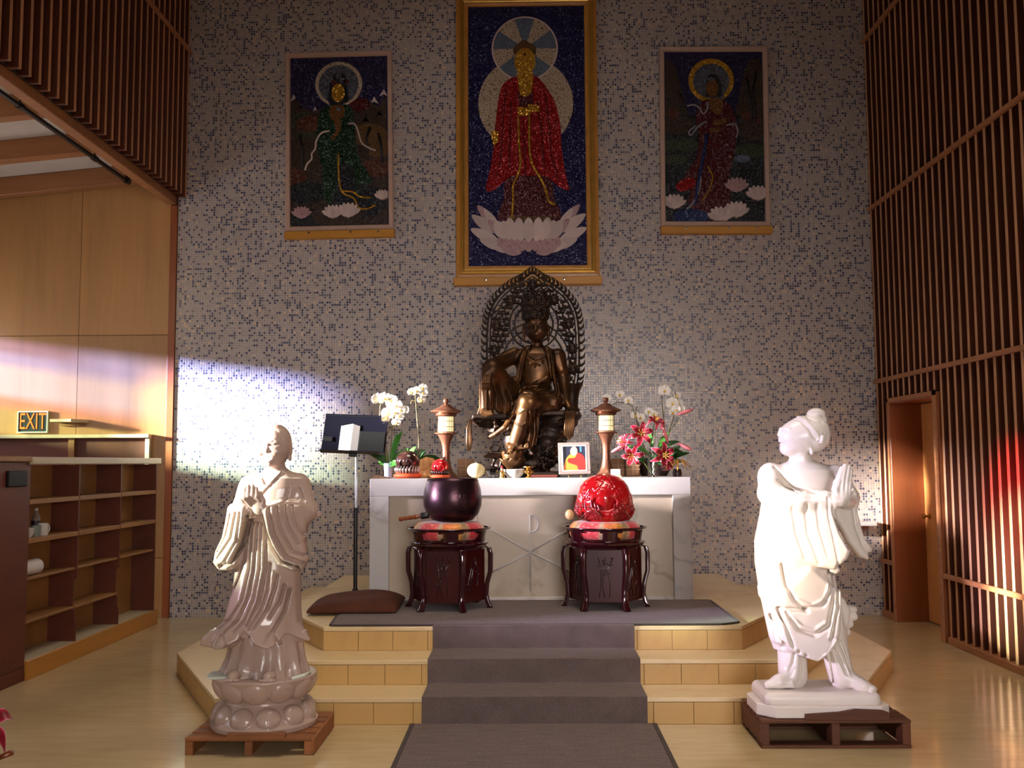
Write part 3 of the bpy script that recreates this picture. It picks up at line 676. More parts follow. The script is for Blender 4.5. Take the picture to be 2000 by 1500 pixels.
# ---- marble praying figure with hair bun, right -----------------------------------------
def maiden():
    root = empty('maiden_statue', (1.55, 5.48, 0.147), label='white marble standing figure with a hair bun, palms pressed together, looking left', cat='statue')
    OZ = 0.147
    def q(px, py): return (1.254 + (px - 1470) * 0.00285 - 1.55, 1.786 - (py - 800) * 0.002814 - OZ)
    def p3(px, py, y): x, z = q(px, py); return (x, y, z)
    def ln(*pts): return [q(*p) for p in pts]
    def row(py, l, r, yc, ry): a, z = q(l, py); b, _ = q(r, py); return (z, a, b, yc, ry)
    S = Sculpt((-0.37, -0.34, 0.10), (0.38, 0.24, 1.68), 0.0050)
    # body wrapped in the robe
    S.loft([row(1268, 1502, 1630, 0, .125), row(1245, 1494, 1640, 0, .150), row(1200, 1486, 1634, 0, .162), row(1150, 1477, 1626, 0, .168), row(1100, 1471, 1621, 0, .166), row(1060, 1471, 1622, 0, .160),
            row(1010, 1482, 1628, 0, .145), row(965, 1490, 1634, 0, .128), row(935, 1488, 1642, 0, .110), row(920, 1500, 1636, 0.005, .095), row(910, 1522, 1616, .01, .075), row(902, 1545, 1590, .012, .055)], .01,
           fold=lambda t, Z: 0.012 * np.cos(9 * t + 5 * Z) * np.clip((0.7 - Z) / 0.5, 0, 1))
    # near arm, sleeve drape
    S.chain([p3(1505, 930, -.01), p3(1497, 965, -.09), p3(1545, 978, -.17), p3(1602, 976, -.215)], [.070, .066, .052, .036], .03)
    S.slab(ln((1492, 962), (1540, 958), (1592, 960), (1603, 972), (1606, 1000), (1614, 1035), (1630, 1070), (1622, 1088), (1600, 1108), (1575, 1104), (1545, 1092), (1515, 1080), (1498, 1040)), -.165, .05, .035, .03, slope=(-0.35, 0))
    S.relief(ln((1596, 968), (1600, 1000), (1612, 1040), (1626, 1068)), .008, .014, -.05); S.relief(ln((1590, 972), (1592, 1010), (1600, 1055), (1606, 1098)), .007, .008, -.05)
    for a in (ln((1552, 985), (1556, 1040), (1574, 1096)), ln((1530, 990), (1536, 1040), (1550, 1086)), ln((1572, 985), (1576, 1030), (1588, 1080))): S.relief(a, .011, .008, -.05)
    for a in (ln((1507, 915), (1522, 935), (1540, 955), (1570, 962)), ln((1512, 928), (1526, 946), (1548, 960)), ln((1510, 940), (1524, 954), (1540, 962))): S.relief(a, .007, .018, -.02)
    # far arm and sleeve
    S.chain([p3(1632, 932, .0), p3(1650, 975, -.06), p3(1626, 980, -.18)], [.060, .050, .034], .03)
    S.slab(ln((1632, 936), (1650, 928), (1660, 972), (1664, 1010), (1674, 1052), (1689, 1072), (1689, 1086), (1680, 1095), (1663, 1089), (1640, 1060), (1614, 1010), (1610, 985)), -.07, .045, .03, .03, slope=(0.2, 0))
    S.relief(ln((1652, 985), (1657, 1030), (1670, 1066), (1683, 1084)), .013, .022, -.03); S.relief(ln((1640, 965), (1652, 958), (1657, 968)), .007, -.01, .0)
    for py in (940, 950, 960): S.relief(ln((1640, py + 2), (1651, py - 6)), .004, .007, .0)
    # pressed hands, fingers up
    for dy in (-.232, -.196):
        for tip, mid, base, r in (((1621, 916), (1613, 940), (1609, 968), .0115), ((1627, 911), (1620, 938), (1616, 968), .0125), ((1633, 913), (1627, 940), (1624, 970), .012), ((1637, 921), (1633, 945), (1630, 970), .0105)):
            S.chain([p3(*base, dy), p3(*mid, dy), p3(*tip, dy + (.006 if dy < -.21 else -.006))], [r * 1.15, r, r * .8], .006)
        S.ell(p3(1619, 972, dy), (.034, .020, .034), .012)
        S.chain([p3(1609, 978, dy - .004), p3(1606, 958, dy - .004), p3(1609, 942, dy)], [.014, .012, .009], .006)
    S.cap(p3(1600, 980, -.22), p3(1614, 980, -.225), .030, .030, .015); S.cap(p3(1644, 984, -.12), p3(1627, 978, -.19), .032, .030, .015)
    # apron, hanging folds
    S.slab(ln((1502, 1248), (1520, 1262), (1545, 1274), (1571, 1282), (1588, 1272), (1604, 1252), (1616, 1232), (1622, 1150), (1560, 1100), (1505, 1150)), -.128, .040, .03, .03)
    for a in (ln((1510, 1100), (1516, 1140), (1530, 1168), (1550, 1185)), ln((1548, 1182), (1580, 1178), (1596, 1150), (1602, 1115)), ln((1514, 1190), (1536, 1222), (1565, 1232), (1592, 1215), (1603, 1170), (1606, 1125)), ln((1506, 1183), (1530, 1184), (1552, 1186)),
              ln((1613, 1120), (1610, 1180), (1596, 1240)), ln((1620, 1130), (1625, 1190), (1618, 1240)), ln((1503, 1185), (1515, 1225), (1525, 1255)), ln((1494, 1200), (1504, 1235), (1514, 1258))): S.relief(a, .0085, .022, -.02)
    for a in (ln((1520, 1196), (1542, 1216), (1565, 1223), (1586, 1208)), ln((1535, 1165), (1560, 1176), (1585, 1165), (1596, 1135)), ln((1607, 1130), (1605, 1190), (1592, 1236)), ln((1522, 1258), (1546, 1272), (1571, 1280), (1592, 1264), (1606, 1242))): S.relief(a, .007, -.008, -.02)
    # knot below the sleeve
    S.slab(ln((1598, 1106), (1612, 1100), (1618, 1112), (1610, 1118), (1600, 1114)), -.15, .02, .01, .01)
    # fan of drapery at the right
    for i, (a, b) in enumerate((((1612, 1190), (1660, 1194)), ((1614, 1204), (1661, 1208)), ((1616, 1218), (1652, 1222)), ((1618, 1232), (1646, 1238)), ((1620, 1244), (1638, 1252)))):
        S.cap(p3(*a, .02), p3(*b, .02), .024, .022, .01)
    S.slab(ln((1618, 1120), (1628, 1165), (1640, 1172), (1650, 1196), (1640, 1250), (1615, 1245)), .0, .03, .015, .015)
    S.slab(ln((1476, 1148), (1484, 1150), (1500, 1170), (1490, 1180), (1477, 1165)), -.01, .04, .012, .012)
    S.slab(ln((1493, 1210), (1520, 1215), (1526, 1248), (1514, 1258), (1498, 1250)), -.06, .05, .02, .02)
    S.ell(p3(1595, 1242, -.13), (.020, .016, .016), .006); S.ell(p3(1608, 1240, -.10), (.016, .014, .014), .006)
    # trouser legs and feet
    S.cap(p3(1536, 1240, -.01), p3(1536, 1318, -.02), .078, .078, .015); S.cap(p3(1610, 1235, -.03), p3(1624, 1318, -.06), .078, .066, .015)
    for a in (ln((1535, 1262), (1530, 1290), (1520, 1312)), ln((1548, 1270), (1545, 1300), (1540, 1325)), ln((1606, 1262), (1620, 1290), (1628, 1308)), ln((1600, 1270), (1604, 1300), (1608, 1328)), ln((1620, 1250), (1632, 1285), (1638, 1312))): S.relief(a, .007, .017, .0)
    S.chain([p3(1530, 1316, -.05), p3(1503, 1325, -.08), p3(1482, 1330, -.09)], [.046, .034, .022], .02); S.slab(ln((1478, 1334), (1482, 1325), (1500, 1322), (1530, 1320), (1532, 1336)), -.08, .035, .012, .012)
    S.chain([p3(1634, 1318, -.08), p3(1656, 1330, -.12), p3(1672, 1335, -.14)], [.046, .034, .024], .02)
    for i in range(5): S.ell(p3(1668 + i * 3.0, 1338 - i * .3, -.165 + i * .012), (.014, .009, .009), .004)
    # neck and head in profile to the left
    S.cap(p3(1565, 912, .012), p3(1565, 885, .0), .060, .056, .025)
    S.ell(p3(1576, 851, .0), (.108, .104, .110), .01)
    S.ell(p3(1559, 856, -.004), (.104, .092, .098), .02)
    S.ell(p3(1541, 880, -.006), (.046, .050, .034), .025)
    S.cap(p3(1526, 838, -.012), p3(1523, 850, -.014), .006, .011, .014)
    S.ell(p3(1526, 863, -.012), (.014, .022, .007), .006); S.ell(p3(1527, 869, -.012), (.013, .020, .007), .006)
    S.relief(ln((1522, 867), (1530, 867)), .003, .007, .1); S.relief(ln((1527, 845), (1536, 845)), .004, .007, .0); S.relief(ln((1526, 838), (1540, 837)), .006, -.005, .0)
    # hair mass, parted, ear, bun
    H = [(1543, 812), (1560, 822), (1570, 840), (1580, 860), (1590, 864)]
    S.ell(p3(1588, 849, .0), (.102, .110, .108), .003)
    S.relief(ln((1546, 812), (1562, 824), (1573, 842), (1580, 856), (1586, 860)), .006, .012, -.02); S.relief(ln((1552, 808), (1568, 820), (1580, 840), (1588, 852)), .010, -.008, -.02)
    for i in range(5): S.relief(ln((1575 + 6 * i, 812 + i), (1590 + 5 * i, 835 + 3 * i), (1600 + 3 * i, 862 + 3 * i)), .003, .0035, .0)
    S.ell(p3(1596, 858, -.104), (.021, .016, .032), .005); S.relief(ln((1600, 850), (1594, 852), (1592, 864)), .004, .010, -.06); S.ell(p3(1578, 884, -.085), (.012, .012, .020), .005)
    S.ell(p3(1598, 810, .0), (.052, .050, .036), .003); S.ell(p3(1608, 821, .01), (.034, .038, .034), .004); S.relief(ln((1576, 818), (1586, 826), (1600, 828)), .005, .008, .0)
    for i in range(4): S.relief(ln((1582 + 3 * i, 812 - 2 * i), (1594 + 4 * i, 806 + i), (1608 + 2 * i, 816 + 3 * i)), .003, .004, .0)
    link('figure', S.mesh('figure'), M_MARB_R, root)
    # plinth: chamfered slab and rounded cushion
    X0, X1, Y0, Y1, c = 1.213 - 1.55, 1.905 - 1.55, -.215, .185, .085
    octo = [(X0 + c, Y0), (X1 - c * .6, Y0), (X1, Y0 + c * .5), (X1, Y1 - c), (X1 - c, Y1), (X0 + c, Y1), (X0, Y1 - c), (X0, Y0 + c)]
    MB().prism(octo, 0.0, 0.062).build('plinth', M_MARB_R, root, bevel=0.006, seg=2)
    U = Sculpt((-.34, -.22, .03), (.36, .20, .16), .006)
    U.rbox((X0 + .035, Y0 + .022, .045), (X1 - .04, Y1 - .02, .126), .036, .004)
    link('plinth_top', U.mesh('plinth_top'), M_MARB_R, root)
maiden()

# ---- pallets ----------------------------------------------------------------------------
M_PALLET = wood('weathered_pallet', (140, 86, 44), (2, 22, 22), 0.7, 0.3, 0.18)
M_PALLET_D = wood('dark_pallet', (96, 54, 30), (2, 22, 22), 0.7, 0.3, 0.2)
def pallet(name_label, x0, x1, y0, y1, h, mat, nboard, bottom, seed, rz=0.0):
    r = random.Random(seed); cx, cy = (x0 + x1) / 2, (y0 + y1) / 2
    root = empty('pallet', (cx, cy, 0), rz, label=name_label, cat='pallet')
    W, D = x1 - x0, y1 - y0; bt = 0.018; zt = h - bt
    for sx in (-W / 2 + .022, 0, W / 2 - .022):
        z0 = 0.016 if bottom else 0.0
        MB().box(sx - .021, sx + .021, -D / 2, D / 2, z0, zt).build('stringer', mat, root, bevel=.003)
    bw = D / nboard * 0.80
    for i in range(nboard):
        yc = -D / 2 + bw / 2 + (D - bw) * i / (nboard - 1)
        o = MB().box(-W / 2, W / 2 + r.uniform(-.004, .006), -bw / 2, bw / 2, zt, h).build('deck_board', mat, root, (0, yc, 0), (0, 0, r.uniform(-.006, .006)), bevel=.003)
        for nx in (-W / 2 + .02, -W / 2 + .04, W / 2 - .04): MB().lathe([(0.0, 0), (.004, 0), (.004, .001), (0, .001)], 8, (nx, 0, h - .0003)).build('nail', M_BLACK, o)
    if bottom:
        for yc in (-D / 2 + .045, D / 2 - .045): MB().box(-W / 2, W / 2, -.045, .045, 0, .016).build('bottom_board', mat, root, (0, yc, 0), bevel=.003)
    return root
pl = pallet('small brown wooden pallet under the marble monk', -1.787, -1.125, 5.14, 5.66, 0.088, M_PALLET, 5, False, 3)
MB().box(.326, .342, -.26, .26, 0.004, .085).build('side_board', M_PALLET, pl, bevel=.003)
pr_ = pallet('dark wooden pallet under the white marble figure', 1.212, 1.992, 5.245, 5.70, 0.145, M_PALLET_D, 6, True, 5)
MB().box(-.395, -.375, -.225, .225, .03, .125).build('side_board', M_PALLET_D, pr_, bevel=.003)
MB().box(-.16, .14, -.02, .02, 0, .028).build('wood_wedge', M_PALLET, None, (-1.40, 5.122, .0885), (0, 0, .03), bevel=.003, label='loose wooden batten wedged against the lotus base', cat='wood batten')
MB().prism([(-.21, 0), (.225, 0), (.225, .038), (.19, .05), (.05, .055), (-.03, .040), (-.21, .028)], -.014, .014, 'Y').build('wood_wedge', M_PALLET_D, None, (1.655, 5.248, .1452), (0, 0, -.02), bevel=.003, label='broken dark plank lying along the front of the white plinth', cat='wood batten')

# ================================================================== BRONZE SEATED FIGURE
def bronze():
    root = empty('bronze_bodhisattva', (0.04, 7.99, 1.3805), label='dark bronze seated figure with tall crown on a rock throne, before a pierced halo', cat='statue')
    OZ = 1.3805
    def q(px, py): return ((px - 1037.7) * 0.00424, (3.118 - (py - 515) * 0.00417 - OZ) * 1.018)
    def p3(px, py, y): x, z = q(px, py); return (x, y, z)
    def ln(*pts): return [q(*p) for p in pts]
    def row(py, l, r, yc, ry): a, z = q(l, py); b, _ = q(r, py); return (z, a, b, yc, ry)
    S = Sculpt((-0.50, -0.46, 0.10), (0.46, 0.20, 1.55), 0.0056)
    # torso
    S.loft([row(795, 1000, 1090, .0, .125), row(775, 1006, 1084, .0, .110), row(755, 1013, 1074, .0, .085), row(735, 1009, 1082, .0, .092), row(712, 1004, 1088, .0, .098), row(695, 1000, 1092, .0, .088), row(686, 1010, 1082, .005, .07), row(678, 1028, 1064, .01, .052)], .012)
    S.cap(p3(1047, 690, .0), p3(1047, 662, -.012), .052, .050, .015)
    # head and face
    S.ell(p3(1046, 640, -.010), (.098, .108, .112), .01); S.ell(p3(1047, 650, -.042), (.086, .082, .088), .02); S.ell(p3(1047, 664, -.072), (.034, .030, .024), .02)
    S.cap(p3(1045, 640, -.108), p3(1045, 651, -.128), .008, .014, .010)
    S.ell(p3(1046, 658, -.106), (.022, .016, .008), .006); S.ell(p3(1046, 660, -.104), (.018, .016, .007), .006)
    for s in (-1, 1):
        S.ell(p3(1046 + s * 10, 652, -.085), (.030, .028, .032), .02)
        S.relief(ln((1046 + s * 4, 638), (1046 + s * 10, 634), (1046 + s * 17, 638)), .006, -.007, -.06)
        S.relief(ln((1046 + s * 5, 643), (1046 + s * 10, 645), (1046 + s * 16, 643)), .005, .009, -.06)
        S.ell(p3(1046 + s * 24, 650, .0), (.014, .026, .060), .006); S.ell(p3(1046 + s * 24, 664, .0), (.012, .018, .026), .006)
    S.ell(p3(1045, 629, -.110), (.007, .007, .007), .002)
    # arms: right hand hangs over the raised knee, left hand rests on the rock
    S.chain([p3(1004, 697, .0), p3(982, 712, -.06), p3(958, 722, -.23)], [.062, .052, .040], .02)
    S.chain([p3(958, 722, -.23), p3(952, 735, -.285), p3(950, 744, -.295)], [.042, .036, .030], .012)
    for i in range(4): S.chain([p3(946 + i * 4.2, 742, -.315), p3(945 + i * 4.2, 754, -.322), p3(945 + i * 3.8, 763 - abs(i - 1.5), -.310)], [.0115, .0105, .008], .004)
    S.chain([p3(1089, 698, .0), p3(1098, 745, .0), p3(1103, 790, -.06)], [.064, .050, .038], .02); S.cap(p3(1103, 790, -.06), p3(1108, 801, -.10), .034, .030, .01)
    for i in range(4): S.chain([p3(1104 + i * 4, 801, -.12), p3(1106 + i * 5, 804, -.17), p3(1108 + i * 6, 805, -.195)], [.012, .011, .008], .004)
    S.slab(ln((1076, 688), (1092, 690), (1101, 715), (1103, 730), (1088, 734), (1078, 715)), .0, .065, .03, .02)
    # raised right leg with drapery
    S.chain([p3(1012, 788, -.03), p3(962, 728, -.24), p3(950, 806, -.25)], [.100, .070, .052], .03)
    S.slab(ln((945, 720), (962, 716), (985, 742), (1005, 780), (1000, 812), (985, 818), (965, 806), (945, 806), (941, 765)), -.20, .055, .03, .03, slope=(0.5, 0))
    S.slab(ln((938, 812), (945, 804), (962, 806), (968, 816), (952, 819)), -.28, .05, .012, .012)
    # hanging left leg
    S.chain([p3(1068, 790, -.05), p3(1032, 790, -.24), p3(1004, 872, -.21)], [.115, .090, .055], .03)
    S.chain([p3(1004, 872, -.21), p3(998, 884, -.27)], [.042, .030], .015)
    for i in range(5): S.ell(p3(985 + i * 5.5, 886 + i * .6, -.315 + i * .004), (.0115, .022, .011), .003)
    S.slab(ln((1026, 800), (1052, 800), (1050, 840), (1044, 872), (1034, 880), (1020, 872), (1018, 830)), -.18, .040, .02, .025)
    S.slab(ln((985, 866), (1012, 872), (1030, 866), (1036, 878), (1010, 882), (992, 876)), -.21, .055, .015, .015)
    S.slab(ln((1035, 775), (1070, 770), (1092, 782), (1088, 806), (1050, 806), (1030, 790)), -.10, .11, .05, .03)
    # shawls and folds
    S.chain([p3(1031, 684, -.05), p3(1020, 702, -.085), p3(1015, 725, -.09), p3(1010, 748, -.085), p3(1003, 752, -.07)], [.028, .030, .030, .026, .022], .010)
    S.chain([p3(1066, 686, -.05), p3(1073, 704, -.088), p3(1077, 728, -.09), p3(1082, 756, -.085), p3(1090, 785, -.09)], [.028, .030, .030, .026, .022], .010)
    S.chain([p3(1003, 690, -.02), p3(985, 700, -.06), p3(966, 712, -.16), p3(956, 716, -.24)], [.040, .040, .032, .026], .015)
    S.chain([p3(1032, 762, -.09), p3(1050, 752, -.11), p3(1066, 742, -.10)], [.018, .024, .018], .008)
    for a in (ln((1030, 690), (1022, 715), (1018, 745), (1012, 770)), ln((1024, 690), (1015, 720), (1010, 750)), ln((1070, 690), (1074, 730), (1080, 770)), ln((1078, 690), (1082, 730), (1088, 772)), ln((1017, 693), (1008, 715), (1003, 740))): S.relief(a, .007, .012, .0)
    for a in (ln((1027, 690), (1019, 718), (1014, 748)), ln((1074, 690), (1078, 730), (1084, 772))): S.relief(a, .009, -.012, .0)
    for a in (ln((1022, 754), (1045, 757), (1070, 752)), ln((1020, 764), (1045, 768), (1074, 762)), ln((1018, 774), (1045, 779), (1078, 772)), ln((1030, 702), (1044, 710), (1064, 702))): S.relief(a, .0055, .010, -.03)
    for a in (ln((1031, 702), (1032, 714)), ln((1044, 708), (1044, 722)), ln((1058, 704), (1058, 714)), ln((1037, 718), (1044, 714), (1052, 718))): S.relief(a, .0045, -.006, -.04)
    for a in (ln((962, 750), (968, 780), (966, 806)), ln((975, 760), (984, 790), (982, 812)), ln((988, 768), (998, 790), (996, 812)), ln((955, 770), (956, 806)), ln((1030, 808), (1028, 850), (1020, 874)), ln((1038, 808), (1037, 850), (1032, 876)), ln((1045, 806), (1045, 850), (1040, 874))): S.relief(a, .006, .014, -.10)
    for a in (ln((1008, 815), (1022, 806), (1036, 812)), ln((1004, 830), (1016, 836), (1030, 828))): S.relief(a, .004, -.006, -.15)
    # sash looping down from the waist
    S.chain([p3(1008, 790, -.16), p3(1000, 815, -.24), p3(985, 838, -.25), p3(968, 850, -.22), p3(955, 856, -.18)], [.020, .022, .022, .020, .016], .006)
    S.chain([p3(1003, 742, -.07), p3(1000, 748, -.10), p3(990, 744, -.13), p3(975, 726, -.20), p3(966, 716, -.26)], [.020, .020, .018, .016, .016], .006)
    S.chain([p3(944, 720, -.22), p3(939, 760, -.20), p3(938, 800, -.18), p3(932, 818, -.16)], [.010, .009, .008, .008], .004)
    link('figure', S.mesh('figure'), M_BRONZE, root)
    # crown: openwork cap with rows of beads
    C = Sculpt((-.13, -.15, 1.02), (.16, .13, 1.56), .005)
    c0x, _ = q(1045, 600)
    def crown(X, Y, Z):
        z = Z[0, 0]; zz = [q(0, v)[1] for v in (628, 618, 600, 585, 575, 568)]
        R = np.interp(z, zz, [.104, .108, .116, .108, .074, .010])[None, None, :]
        r = np.sqrt((X - c0x) ** 2 + (Y + .008) ** 2); th = np.arctan2(Y + .008, X - c0x)
        R = R * (1 + .05 * np.sin(16 * th) * np.sin(Z * 260) + .05 * np.cos(9 * th + 60 * Z))
        return np.maximum(np.maximum((r - R) * .8, q(0, 628)[1] - Z), Z - q(0, 568)[1])
    C.put((-.12, -.14, 1.03), (.14, .12, 1.55), crown, .003)
    for k, py in enumerate((622, 610, 598, 587, 578)):
        R = (.104, .114, .119, .108, .078)[k]; n = (16, 12, 12, 10, 8)[k]
        for i in range(n):
            a = 2 * PI * (i + .5 * (k % 2)) / n; C.ell((c0x + R * math.cos(a), -.008 + R * math.sin(a), q(0, py)[1]), (.011, .011, .016), .003)
    for i in range(9):
        a = -PI / 2 + (i - 4) * .36; C.cap((c0x + .115 * math.cos(a), -.008 + .115 * math.sin(a), q(0, 600)[1]), (c0x + .112 * math.cos(a), -.008 + .112 * math.sin(a), q(0, 583 - 3 * math.cos((i - 4) * .5))[1]), .012, .004, .003)
    link('crown', C.mesh('crown'), M_BRONZE_D, root)
    # rock throne
    T = Sculpt((-.52, -.34, -.01), (.44, .22, .60), .007)
    r2 = random.Random(4)
    T.rbox((q(952, 0)[0], -.20, .0), (q(1090, 0)[0], .18, .045), .012, .01)
    for (px, py, y, rx, ry, rz) in ((1030, 905, 0, .20, .17, .10), (1060, 880, .0, .16, .16, .14), (1010, 865, .02, .13, .14, .12), (1070, 850, .0, .16, .16, .12), (985, 838, -.06, .17, .14, .055), (950, 826, -.12, .11, .12, .052), (935, 822, -.12, .07, .09, .036),
                                    (1085, 828, -.02, .17, .16, .08), (1108, 815, -.04, .105, .14, .045), (1045, 815, .03, .20, .14, .06), (1098, 900, -.02, .05, .10, .06), (975, 910, -.05, .08, .10, .05)):
        T.ell(p3(px, py, y), (rx, ry, rz), .03)
    T.rbox(p3(1052, 816, -.17), p3(1128, 805, .12), .012, .015); T.rbox(p3(924, 822, -.26), p3(990, 813, .02), .012, .015)
    for _ in range(46):
        px, py = r2.uniform(935, 1120), r2.uniform(822, 905); T.ell(p3(px, py, -.19 + r2.uniform(-.05, .05)), (r2.uniform(.02, .06), .045, r2.uniform(.02, .05)), .006, sub=True)
    for _ in range(26):
        px, py = r2.uniform(1025, 1100), r2.uniform(840, 915); a = r2.uniform(0, 6.28)
        T.chain([p3(px + 9 * math.cos(a + t), py + 7 * math.sin(a + t), -.15 + r2.uniform(-.02, .02)) for t in (0, .9, 1.8, 2.7)], [.012, .012, .010, .008], .006)
    T.floor(.001); link('rock_throne', T.mesh('rock_throne'), M_BRONZE_D, root)
    # lotus footrest, leaf, hanging cords and tassels
    L = Sculpt((-.30, -.44, -.01), (.06, -.12, .26), .005)
    cx, cz = q(1000, 898); 
    L.ell((cx, -.24, cz - .01), (.074, .074, .060), .01)
    for i in range(9):
        a = 2 * PI * i / 9 + .2; ca, sa = math.cos(a), math.sin(a); R = np.array([[-sa, ca, 0], [ca, sa, 0], [0, 0, 1]]).T
        Rt = np.array([[1, 0, 0], [0, math.cos(.25), math.sin(.25)], [0, -math.sin(.25), math.cos(.25)]]); L.ell((cx + .066 * ca, -.24 + .066 * sa, cz + .004), (.036, .014, .066), .0015, R=R @ Rt)
        Rt = np.array([[1, 0, 0], [0, math.cos(.7), math.sin(.7)], [0, -math.sin(.7), math.cos(.7)]]); a2 = a + PI / 9; cb, sb = math.cos(a2), math.sin(a2); R = np.array([[-sb, cb, 0], [cb, sb, 0], [0, 0, 1]]).T; L.ell((cx + .074 * cb, -.24 + .074 * sb, cz - .026), (.036, .013, .050), .0015, R=R @ Rt)
    L.cap((cx, -.24, .0), (cx, -.24, cz - .02), .045, .05, .02)
    L.floor(.001); link('lotus_footrest', L.mesh('lotus_footrest'), M_BRONZE, root)
    V = Sculpt((-.42, -.34, -.005), (-.10, -.02, .27), .005)
    V.slab(ln((943, 892), (952, 885), (972, 886), (985, 880), (982, 894), (962, 896), (950, 895)), -.2, .05, .008, .01, slope=(.4, 0)).chain([p3(968, 893, -.18), p3(962, 908, -.19), p3(966, 925, -.19)], [.014, .012, .016], .01)
    V.slab(ln((955, 876), (966, 868), (978, 874), (972, 884), (960, 884)), -.16, .03, .008, .01).ell(p3(962, 915, -.2), (.04, .04, .02), .01).ell(p3(952, 920, -.2), (.04, .05, .018), .01).chain([p3(975, 884, -.17), p3(978, 900, -.18), p3(975, 925, -.18)], [.010, .010, .014], .008)
    V.floor(.001); link('lotus_leaf', V.mesh('lotus_leaf'), M_BRONZE_D, root)
    tas = MB()
    for dx in (-4, -1.5, 1.5, 4): tas.tube([p3(921 + dx * .4, 822, -.20), p3(918 + dx * .8, 840, -.235), p3(918 + dx, 866, -.235), p3(918 + dx * .6, 884 - abs(dx), -.235)], [.008, .010, .010, .004], 6)
    tas.build('hanging_sash', M_BRONZE, root, smooth=3.2)
    tas = MB()
    for dx in (-9, -6, -3, 0, 3, 6): tas.tube([p3(1110 + dx, 804, -.18), p3(1110 + dx, 812, -.20), p3(1108 + dx, 840, -.20), p3(1107 + dx, 862 - abs(dx), -.20)], [.010, .012, .012, .008], 6)
    tas.build('hanging_sash', M_BRONZE, root, smooth=3.2)
    vx, vz = q(1087, 803)
    MB().lathe([(.030, 0), (.040, .02), (.036, .05), (.016, .075), (.013, .115), (.020, .135), (.0, .135)], 16, (vx, -.12, vz)).build('small_bottle', M_BRONZE, root, smooth=.8)
    vx, vz = q(1114, 803)
    MB().lathe([(.045, 0), (.055, .02), (.060, .10), (.072, .16), (.095, .205), (.098, .215), (.085, .213), (.0, .20)], 20, (vx, .06, vz)).build('halo_socket', M_BRONZE_D, root, smooth=.8)
    vx, vz = q(975, 803)
    MB().lathe([(.045, 0), (.055, .02), (.060, .10), (.072, .16), (.095, .205), (.098, .215), (.085, .213), (.0, .20)], 20, (vx, .06, vz)).build('halo_socket', M_BRONZE_D, root, smooth=.8)
    # pierced halo
    HY = .10; cxp = 1040.0
    def arch(t, s=1.0, up=0.0):
        """t 0..1 up the left flank to the point; s scales inwards"""
        pts = [(86, 752), (90, 720), (91, 680), (90, 640), (86, 612), (76, 588), (59, 567), (38, 551), (18, 541), (0, 528)]
        u = t * (len(pts) - 1); i = min(int(u), len(pts) - 2); f = u - i
        p0, p1, p2, p3_ = pts[max(i - 1, 0)], pts[i], pts[i + 1], pts[min(i + 2, len(pts) - 1)]
        h = lambda a, b, c, d: b + .5 * f * (c - a + f * (2 * a - 5 * b + 4 * c - d + f * (3 * (b - c) + d - a)))
        x, y_ = h(p0[0], p1[0], p2[0], p3_[0]), h(p0[1], p1[1], p2[1], p3_[1])
        return x * s, 640 + (y_ - 640) * (s if y_ < 640 else 1.0)
    rim = MB(); fil = MB(); fl = MB()
    for s, rr in ((1.0, .0095), (.93, .0070)):
        L_ = [arch(i / 48, s) for i in range(49)]
        rim.tube([p3(cxp - x, y_, HY) for x, y_ in L_] + [p3(cxp + x, y_, HY) for x, y_ in L_[::-1][1:]], rr, 6)
    NF = 25
    for i in range(NF):      # flame teeth along the rim
        x, y_ = arch((i + .3) / NF); x2, y2 = arch((i + .9) / NF); nx, ny = (y_ - y2), (x2 - x); ln_ = math.hypot(nx, ny) or 1; nx, ny = nx / ln_, ny / ln_
        tx, ty = (x2 - x) / (math.hypot(x2 - x, y2 - y_) or 1), (y2 - y_) / (math.hypot(x2 - x, y2 - y_) or 1)
        if nx < 0 and i < 16: nx, ny = -nx, -ny
        if i >= 16 and ny > 0: nx, ny = -nx, -ny
        for sg in (-1, 1):
            fl.tube([p3(cxp + sg * x, y_, HY), p3(cxp + sg * (x + nx * 5 - tx * 1), y_ + ny * 5 - ty * 1, HY), p3(cxp + sg * (x + nx * 9.5 + tx * 3), y_ + ny * 9.5 + ty * 3, HY), p3(cxp + sg * (x + nx * 11.5 + tx * 10), y_ + ny * 11.5 + ty * 10, HY)], [.015, .014, .010, .002], 6)
    fl.tube([p3(cxp, 532, HY), p3(cxp, 522, HY), p3(cxp, 513, HY)], [.014, .012, .002], 6)
    def ring(cx_, cy_, rx, ry, a0, a1, r, n=40): rim.tube([p3(cx_ + rx * math.cos(a0 + (a1 - a0) * i / n), cy_ - ry * math.sin(a0 + (a1 - a0) * i / n), HY) for i in range(n + 1)], r, 6)
    ring(1042, 632, 38, 38, 0, 2 * PI, .0085); ring(1042, 632, 48, 50, 0, 2 * PI, .0085)
    ring(1041, 705, 60, 62, -.75, PI + .75, .0085, 60); ring(1041, 705, 70, 76, -.6, PI + .6, .0075, 60)
    rv = random.Random(11)
    def inside(x, y_):
        dx, dy = x - cxp, y_ - 640
        # arch bound
        best = None
        for i in range(25):
            ax, ay = arch(i / 24, .95)
            if best is None or abs(ay - y_) < best[0]: best = (abs(ay - y_), ax)
        if y_ < 545 or abs(dx) > best[1] - 5: return False
        if math.hypot(x - 1042, y_ - 632) < 51: return False
        if ((x - 1041) / 69) ** 2 + ((y_ - 705) / 76) ** 2 < 1: return False
        return y_ < 752
    med = [(1040, 552), (995, 584), (1082, 584), (968, 634), (1110, 632), (963, 683), (1117, 680), (1118, 722), (962, 722)]
    seeds = []
